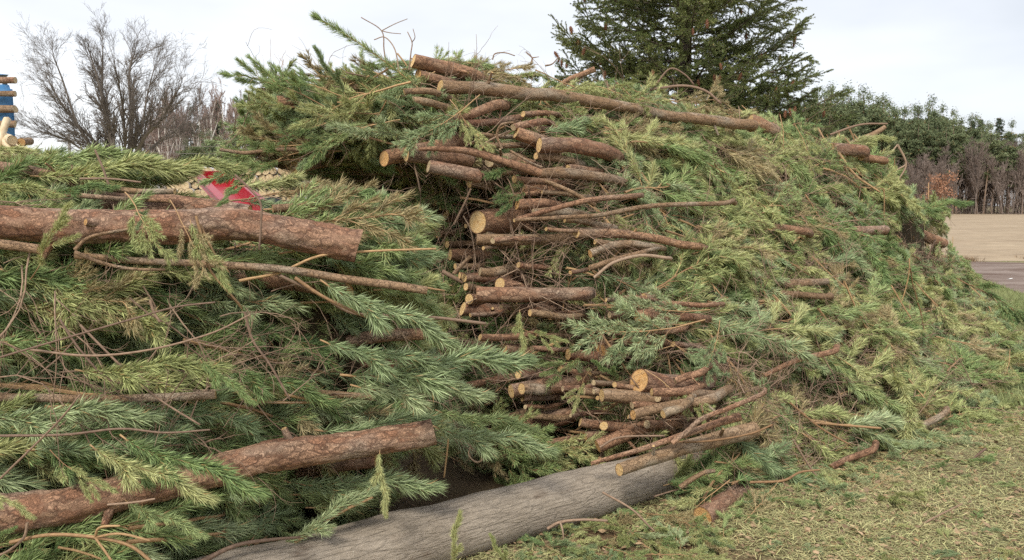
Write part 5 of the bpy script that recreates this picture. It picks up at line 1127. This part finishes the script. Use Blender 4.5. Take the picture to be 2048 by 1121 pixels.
def fill(S, n, offr, kinds, prob, scl=(.75, 1.15), poly=None, ptest=True):
    D, pl = PX[S]
    for x, y in sample(S, n, poly):
        p, u, v, nn = surf_frame(D, x, y); m, sd_ = mean_angle(S, x, y); a = R(m + rng.normal(0, sd_))
        if S == 'M' and rng.uniform() < .10: a = rng.uniform(0, 6.28)
        d = nrm(u * math.cos(a) - v * math.sin(a) + nn * rng.normal(.05, .12)); kd = rng.choice(kinds, p=prob); s = rng.uniform(*scl); L = KLEN[kd] * s
        off = rng.uniform(*offr) + (.26 if S == 'M' else .15) * max(0, float(vnoise(p * np.array([.7, .5, 4.2]) + np.array([0, 0, p[0] * .9]), 1, 17 if S == 'M' else 23)) * 1.6) - (.06 if S == 'M' else .03)
        base = p - d * L * .55 + np.array([0, 1, 0]) * off; Q = base + d * np.linspace(.1, 1.02, 7)[:, None] * L
        qx, qy = proj(Q)
        if ptest and inside(pl, qx[0 if (S == 'M' and y < 340) else 3:], qy[0 if (S == 'M' and y < 340) else 3:]).mean() < .99: continue
        for tr_ in range(4):
            if not clear_hit(wide(Q, d, nn, .085)).any(): break
            base = base + np.array([0, .15, 0]); Q = Q + np.array([0, .15, 0])
        else: continue
        z = nrm(nn + rng.normal(0, .25, 3) + np.array([0, 0, .15])); lowest = Q[:, 2].min()
        if lowest < .03: base = base + np.array([0, 0, .05 - lowest])
        items.append((S, kd, int(rng.integers(100)), base, d, z, s, x, y, off))
fill('M', 2100, (-.12, .32), ['bushy', 'tail', 'open', 'spray', 'long'], [.08, .36, .20, .20, .16], (.7, 1.1))
fill('M', 150, (-.25, .25), ['bushy', 'tail', 'open'], [.3, .4, .3], (.6, .9), [(840, 430), (960, 430), (1040, 640), (1180, 700), (1120, 860), (900, 880), (800, 760)], False)
fill('M', 80, (.0, .45), ['tail', 'bushy', 'open'], [.5, .3, .2], (.5, .9), [(860, 850), (1180, 850), (1210, 925), (1000, 960), (880, 985)], False)
fill('M', 110, (-.24, -.12), ['tail', 'long', 'bushy'], [.6, .25, .15], (1.0, 1.45), [(1250, 200), (1500, 235), (1760, 310), (1850, 420), (1940, 560), (2040, 740), (1880, 840), (1560, 960), (1440, 860), (1380, 560), (1280, 330)])
fill('L', 560, (-.08, .24), ['bushy', 'plume', 'open', 'tail', 'long'], [.05, .12, .06, .57, .20], (.75, 1.1))
POLY_HOLE = [(660, 350), (960, 350), (980, 430), (900, 560), (700, 460)]
# nearest to the eye first: those become things of their own, the others one mass
items.sort(key=lambda it: (it[9] + it[3][1] * .35) if it[0] == 'M' else it[9] - .6)
KDESC = {'leader': 'straight leader', 'tail': 'foxtail pine bough', 'bushy': 'bushy pine bough', 'plume': 'plume-like pine bough', 'open': 'loose pine bough', 'spray': 'short-needled bough', 'long': 'long pine bough'}
MDESC = {M_NEED.name: 'green', M_NBLUE.name: 'bluish', M_NPALE.name: 'pale green', M_NBROWN.name: 'dry brownish'}
MARKS = [(330, 440, 'the thick reddish log'), (690, 480, 'the cut end of the thick reddish log'), (100, 490, 'the fork of the pale peeled pole'), (300, 800, 'the level orange-brown pole'), (700, 890, 'the upper end of the slanting scaly log'), (250, 980, 'the lower half of the slanting scaly log'), (60, 350, 'the knotty branch at top left'),
         (440, 390, 'the red chute'), (760, 670, 'the half hidden brown log'), (850, 370, 'the dark hollow'), (830, 125, 'the topmost log'), (1000, 180, 'the long slender top pole'), (1400, 240, 'the lower end of the slender top pole'), (620, 195, 'the dark log of the overhang'), (1130, 290, 'the fat scaly log'), (1000, 442, 'the biggest cut log'),
         (1120, 350, 'the curved grey pole'), (1060, 480, 'the yellowish pole'), (1300, 478, 'the tapering brown log'), (1230, 500, 'the bent pole'), (1050, 590, 'the level scaly log'), (1290, 635, 'the round-faced log'), (1240, 700, 'the shaded hollow'), (1080, 780, 'the brown log with cut left end'), (1250, 790, 'the lower bundle of logs'),
         (1320, 910, 'the scraped log'), (1430, 1020, 'the sawn log on the ground'), (1000, 930, 'the dark gap over the trunk'), (1600, 580, 'the two grey branches'), (1600, 720, 'the slanting branch in the twig tangle'), (1700, 460, 'the level pinkish log'), (1580, 250, 'the broken orange wood'), (1690, 300, 'the right shoulder log'),
         (1860, 480, 'the jutting dark log end'), (1700, 915, 'the reddish log at the bough edge'), (1870, 840, 'the weathered stick end'), (1560, 455, 'the reddish log piece in the right slope'), (150, 660, 'the brown twiggy hollow'), (700, 1050, 'the big grey trunk'), (970, 740, 'the silver-blue bough tip'), (1380, 190, 'the twig nest before the conifer'), (640, 410, 'the pale pole stub')]
used_labels = set()
def place_label(desc, x, y, d):
    """which landmark it lies by, and on which side of it"""
    mk = sorted(MARKS, key=lambda m: math.hypot((m[0] - x) * .8, m[1] - y))[:4]
    def rel(m):
        dx, dy = x - m[0], y - m[1]; far = math.hypot(dx, dy) > 90
        if math.hypot(dx, dy) < 22: return 'right beside'
        if abs(dy) > abs(dx): return ('well ' if far else 'just ') + ('above' if dy < 0 else 'below')
        return ('well ' if far else 'just ') + ('to the right of' if dx > 0 else 'to the left of')
    tilt = 'rising' if d[2] > .22 else 'drooping' if d[2] < -.22 else 'level'
    for t_ in [f'{desc} {rel(mk[0])} {mk[0][2]}', f'{tilt} {desc} {rel(mk[0])} {mk[0][2]}', f'{desc} between {mk[0][2]} and {mk[1][2]}', f'{tilt} {desc} between {mk[0][2]} and {mk[1][2]}', f'{desc} between {mk[0][2]} and {mk[2][2]}', f'{desc} {rel(mk[1])} {mk[1][2]}']:
        if t_ not in used_labels and len(t_.split()) <= 16: used_labels.add(t_); return t_, None
    return ' '.join(f'{desc} {rel(mk[0])} {mk[0][2]}'.split()[:16]), 1
for o in [o for o in bpy.data.objects if 'spot' in o]:
    x, y, d = [float(v_) for v_ in o['spot'].split()]; del o['spot']; o['group'] = 'cut branch ends stacked in the middle of the large heap'
    o['label'] = place_label(('stout' if d > 20 else 'middling' if d > 13 else 'thin') + ' ' + {'bark_red': 'reddish', 'bark_grey': 'grey-brown', 'bark_plate': 'scaly pinkish'}[o.data.materials[0].name] + ' cut branch', x, y, np.zeros(3))[0]
n_ind = 300 - n_hero; mass = []; ind = []
for q, (S, kd, var, base, d, z, s, x, y, off) in enumerate(items):
    if q < n_ind:
        m_ = KINDS[kd][var % len(KINDS[kd])][3]; lab, _ = place_label(f'{MDESC[m_.name]} {KDESC[kd]}', x, y, d)
        add_bough(kd, var, base, d, z, s, lab, 'pine boughs laid on the near left heap' if S == 'L' else 'pine boughs laid on the large heap')
    else: mass.append((kd, var, base, d, z, s))

def instancer(name, items, sources, label):
    """one object whose geometry nodes place the given source meshes: items = (index, point, basis, scale)"""
    src = bpy.data.collections.new(name + '_sources')
    for q, me in enumerate(sources):
        o = bpy.data.objects.new(f'{name}_source_{q:03d}', me); src.objects.link(o)
    me = bpy.data.meshes.new(name); me.vertices.add(len(items))
    me.vertices.foreach_set('co', np.array([it[1] for it in items], np.float32).ravel())
    rot = np.array([Matrix(it[2].tolist()).to_euler() for it in items], np.float32)
    a = me.attributes.new('rot', 'FLOAT_VECTOR', 'POINT'); a.data.foreach_set('vector', rot.ravel())
    a = me.attributes.new('scl', 'FLOAT', 'POINT'); a.data.foreach_set('value', np.array([it[3] for it in items], np.float32))
    a = me.attributes.new('idx', 'INT', 'POINT'); a.data.foreach_set('value', np.array([it[0] for it in items], np.int32))
    ng = bpy.data.node_groups.new(name, 'GeometryNodeTree')
    ng.interface.new_socket('Geometry', in_out='INPUT', socket_type='NodeSocketGeometry'); ng.interface.new_socket('Geometry', in_out='OUTPUT', socket_type='NodeSocketGeometry')
    N = ng.nodes; gi, go = N.new('NodeGroupInput'), N.new('NodeGroupOutput'); ci = N.new('GeometryNodeCollectionInfo'); ci.inputs['Collection'].default_value = src
    ci.inputs['Separate Children'].default_value = True; ci.inputs['Reset Children'].default_value = True
    ip = N.new('GeometryNodeInstanceOnPoints'); ip.inputs['Pick Instance'].default_value = True
    def at_(nm, ty):
        n = N.new('GeometryNodeInputNamedAttribute'); n.data_type = ty; n.inputs[0].default_value = nm; return n.outputs[0]
    e = N.new('FunctionNodeEulerToRotation'); lk = ng.links.new
    lk(gi.outputs[0], ip.inputs['Points']); lk(ci.outputs[0], ip.inputs['Instance']); lk(at_('rot', 'FLOAT_VECTOR'), e.inputs[0]); lk(e.outputs[0], ip.inputs['Rotation'])
    lk(at_('scl', 'FLOAT'), ip.inputs['Scale']); lk(at_('idx', 'INT'), ip.inputs['Instance Index']); lk(ip.outputs[0], go.inputs[0])
    o = obj(name, me, kind='stuff', label=label); md = o.modifiers.new('place', 'NODES'); md.node_group = ng
    return o
flat_src, key = [], {}
for k, vs in KINDS.items():
    for q, vv in enumerate(vs): key[(k, q)] = len(flat_src); flat_src.append(vv[2])
nm_ = lambda kd, var: key[(kd, var % len(KINDS[kd]))]
instancer('pine_brush', [(nm_(kd, var), b, basis(d, z), s) for kd, var, b, d, z, s in mass], flat_src, 'mass of green pine boughs packed in the heaps')

# ------------------------------------------------------------------ bare twigs: tangles as things, the rest as a mass
tw_items = []
def twigs(S, n, offr, poly=None, sc=(.6, 1.1), spread=70):
    D, pl = PX[S]
    for x, y in sample(S, n, poly):
        p, u, v, nn = surf_frame(D, x, y); a = R(rng.normal(0, spread)); d = nrm(u * math.cos(a) - v * math.sin(a) + nn * rng.normal(.08, .15)); s = rng.uniform(*sc)
        base = p - d * .35 * s + np.array([0, 1, 0]) * rng.uniform(*offr); Q = base + d * np.linspace(0, .8, 5)[:, None] * s
        if clear_hit(Q).mean() > .4 or inside(pl, *proj(Q)).mean() < .99: continue
        if Q[:, 2].min() < .02: base = base + np.array([0, 0, .03 - Q[:, 2].min()])
        tw_items.append((int(rng.integers(8)), base, basis(d, nn + rng.normal(0, .5, 3)), s, x, y, S))
TANG = [('M', [(1390, 650), (1560, 640), (1730, 700), (1700, 830), (1500, 850), (1380, 760)], 95, 'thin curled twig in the big tangle on the lower right slope', 'twigs of the big tangle'), ('M', [(1340, 165), (1500, 195), (1530, 240), (1360, 225)], 30, 'bent bare twig in the nest on top of the heap before the conifer', 'twigs of the nest on top'),
        ('L', [(60, 630), (470, 620), (520, 700), (430, 770), (80, 760)], 14, 'crooked bare twig in the brown hollow of the left heap', 'twigs in the left hollow'), ('M', [(1540, 540), (1700, 530), (1720, 610), (1550, 620)], 30, 'bare twig beside the two grey branches on the right slope', 'twigs beside the grey branches'),
        ('M', [(1560, 350), (1700, 350), (1720, 420), (1560, 430)], 24, 'pale bare twig in the brown patch of the upper right slope', 'twigs of the upper right patch')]
cnt = 0
for S, pl, n, lab, grp in TANG:
    PX['T'] = (PX[S][0], pl); tw_items.clear(); D0, pl0 = PX[S]; PX[S] = (D0, pl0); twigs(S, n, (-.20, .0), pl, (.5, .85), 75)
    for it in tw_items:
        if cnt < 245: obj('bare_twig', TWIGS[it[0]], mw=mat4(it[1], it[2], it[3]), label=lab, category='twig', group=grp); cnt += 1
tw_items.clear(); twigs('M', 1500, (-.14, .12)); twigs('L', 130, (-.08, .12), None, (.4, .8), 22)
instancer('loose_twigs', [it[:4] for it in tw_items], TWIGS, 'loose brown twigs threaded through both heaps')

# ------------------------------------------------------------------ ground litter
rng = np.random.default_rng(99)
spr = []
while len(spr) < 430:
    px, py = rng.uniform(1000, 2150), rng.uniform(560, 1160); edge = np.interp(px, [1000, 1300, 1440, 1560, 1750, 1900, 2070], [1100, 1060, 1060, 985, 928, 858, 790])
    if py < edge - 25 and px < 2000 or (px > 1950 and py < 600): continue
    if rng.uniform() > math.exp(-max(0, py - edge) / 70.) + .10: continue
    p = at(px, py, ground_Y(py)); a = rng.uniform(0, 6.28); s = rng.uniform(.12, .42) * (1 if py - edge < 60 else .6); p[2] = .02 + .02 * s
    kd = ['spray', 'plume', 'open', 'bushy'][int(rng.integers(4))]
    spr.append((nm_(kd, int(rng.integers(50))), p, basis(np.array([math.cos(a), math.sin(a), .03]), np.array([rng.normal(0, .3), rng.normal(0, .3), 1.])), s))
instancer('fallen_sprigs', spr, flat_src, 'broken sprigs scattered on the ground round the heap')
def litter(name, n, region, length, width, mat, label, upr=.25, lift=.004):
    out = []; tot = 0
    while tot < n:
        y = 3.2 * (14 / 3.2) ** rng.uniform(0, 1, 20000) if region == 'near' else rng.uniform(9, 22, 20000)
        x = rng.uniform(-.6, .64, 20000) * y * 1.02; P = np.stack([x, y], 1)
        if region == 'near': P = P[(x > -.3)]
        out.append(P); tot += len(P)
    P = np.concatenate(out)[:n]
    g3 = np.column_stack([P, np.zeros(len(P))]); soil = np.exp(-((P[:, 0] - .45 - (P[:, 1] - 4) * .3) ** 2 / .5 + (P[:, 1] - 3.85) ** 2 / .10))
    kp = rng.uniform(0, 1, len(P)) < np.clip(.75 + .75 * vnoise(g3, 1.7, 6) + .5 * vnoise(g3, 5.5, 7) - .9 * soil, .06, 1); kp &= ~((P[:, 0] < 1.1) & (P[:, 1] > 3.95 + .79 * P[:, 0] + .05)); P = P[kp]; n = len(P); z = ground_h(P[:, 0], P[:, 1]) + lift + rng.uniform(0, .02, n)
    p = np.column_stack([P, z]); a = rng.uniform(0, 6.283, n); sc = (1 + .09 * (P[:, 1] - 3.2))[:, None]
    d = np.stack([np.cos(a), np.sin(a), np.abs(rng.normal(0, upr, n))], 1); s = nrm(np.cross(d, rng.normal(0, .4, (n, 3)) + [0, 0, 1])) * width / 2 * sc; l = length * rng.uniform(.5, 1.2, (n, 1)) * sc
    v = np.stack([p - s, p + s, p + d * l * .6 + s * .8 , p + d * l * .6 - s * .8, p + d * l + [0, 0, -.002]], 1).reshape(-1, 3); k = np.arange(n)[:, None] * 5
    f = np.concatenate([k + [0, 1, 2], k + [0, 2, 3], k + [3, 2, 4]])
    obj(name, MB().add(v, f, tint=np.repeat(rng.uniform(0, 1, n), 5)).mesh(name, mat, False), kind='stuff', label=label)
M_LIT = needle_mat('litter_needles', [(.05, (.24, .26, .11)), (.4, (.38, .375, .17)), (.7, (.50, .445, .23)), (.95, (.56, .47, .28))], .7, .05)
M_LITB = needle_mat('litter_brown', [(.05, (.15, .095, .055)), (.5, (.27, .18, .10)), (.95, (.42, .30, .19))], .7, .05)
M_GRASS = needle_mat('grass_blades', [(.05, (.15, .19, .08)), (.5, (.23, .27, .11)), (.95, (.34, .35, .17))], .6, .15)
litter('fallen_needles', 260000, 'near', .042, .0029, M_LIT, 'green and straw coloured needles strewn on the ground')
litter('dead_litter', 40000, 'near', .03, .005, M_LITB, 'brown bark crumbs and dead needles on the ground', .1)
n = 3000; y = 3.3 * (11 / 3.3) ** rng.uniform(0, 1, n); x = rng.uniform(-.25, .62, n) * y; m = y < 3.95 + .79 * x; x, y = x[m], y[m]; n = len(x); s = rng.uniform(.008, .028, (n, 1)) * (.8 + .05 * y[:, None])
P = np.column_stack([x, y, ground_h(x, y) + .022]); a = rng.uniform(0, 6.283, n); u = np.stack([np.cos(a), np.sin(a), rng.normal(0, .25, n)], 1); w = np.stack([-np.sin(a), np.cos(a), rng.normal(0, .25, n)], 1) * rng.uniform(.3, .9, (n, 1)); h = np.array([0, 0, 1.]) * s * .35
v = np.stack([P - u * s, P - w * s * .8, P + u * s * .9, P + w * s, P + h], 1).reshape(-1, 3); k = np.arange(n)[:, None] * 5
obj('bark_chips', MB().add(v, np.concatenate([k + [0, 1, 4], k + [1, 2, 4], k + [2, 3, 4], k + [3, 0, 4]]), tint=np.repeat(rng.uniform(0, 1, n), 5)).mesh('bark_chips', M_LITB, False), kind='stuff', label='bark chips and dead leaf scraps on the ground')
n = 26000; px = rng.uniform(1780, 2100, n); py = 555 + 260 * rng.uniform(0, 1, n) ** 1.5; lo = np.interp(px, [1780, 1940, 2048, 2100], [540, 549, 592, 612])
py = np.maximum(py, lo + rng.uniform(0, 30, n)); Yg = ground_Y(py); P = np.array([at(a, b, c) for a, b, c in zip(px, py, Yg)]); P[:, 2] = 0
a = rng.uniform(0, 6.283, n); d = np.stack([np.cos(a) * .5, np.sin(a) * .5, np.ones(n)], 1); s = nrm(np.cross(d, [0, 1, .1])) * .006; l = rng.uniform(.03, .10, (n, 1))
v = np.stack([P - s, P + s, P + d * l], 1).reshape(-1, 3); k = np.arange(n)[:, None] * 3
obj('grass', MB().add(v, k + [0, 1, 2], tint=np.repeat(rng.uniform(0, .96, n), 3)).mesh('grass', M_GRASS, False), kind='stuff', label='short green grass beside the dirt road')
t = NT('white_paper', .6); t.color((.8, .8, .78)); M_PAPER = t.m
for q, (px, py, lab) in enumerate([(1994, 645, 'small white scrap of litter on the grass at the right edge'), (1960, 627, 'smaller crumpled white scrap beside the right end of the heap'), (2020, 560, 'white speck at the edge of the dirt road')]):
    p = at(px, py, ground_Y(py)); r_ = np.random.default_rng(q); v = np.array([[a * .07, b * .045, .02 + r_.uniform(-.012, .02)] for b in (-1, 0, 1) for a in (-1, 0, 1)]) * [1.2 - .3 * q, 1, 1]
    obj('paper_scrap', MB().add(v, [(0, 1, 4, 3), (1, 2, 5, 4), (3, 4, 7, 6), (4, 5, 8, 7)]).mesh('paper_scrap', M_PAPER, False), loc=(p[0], p[1], .005), label=lab, category='litter')
n = 5000; px = rng.uniform(1840, 2100, n); py = rng.choice([521.5, 523], n) + rng.normal(0, 1.2, n); P = np.array([at(a, b, ground_Y(b)) for a, b in zip(px, py)]); P[:, 2] = 0
P = P[vnoise(P, .8, 3) > -.1]; n = len(P); a = rng.uniform(0, 6.283, n); d = np.stack([np.cos(a) * .7, np.sin(a) * .7, np.ones(n)], 1); s = nrm(np.cross(d, [0, 1, .1])) * .008; l = rng.uniform(.04, .22, (n, 1))
v = np.stack([P - s, P + s, P + d * l], 1).reshape(-1, 3); k = np.arange(n)[:, None] * 3
obj('dry_weeds', MB().add(v, k + [0, 1, 2], tint=np.repeat(rng.uniform(0, .96, n), 3)).mesh('weeds', M_LITB, False), kind='stuff', label='dry weeds between the dirt road and the field')
print('boughs', len(items), 'mass', len(mass), 'hero', n_hero, 'twigs', cnt)
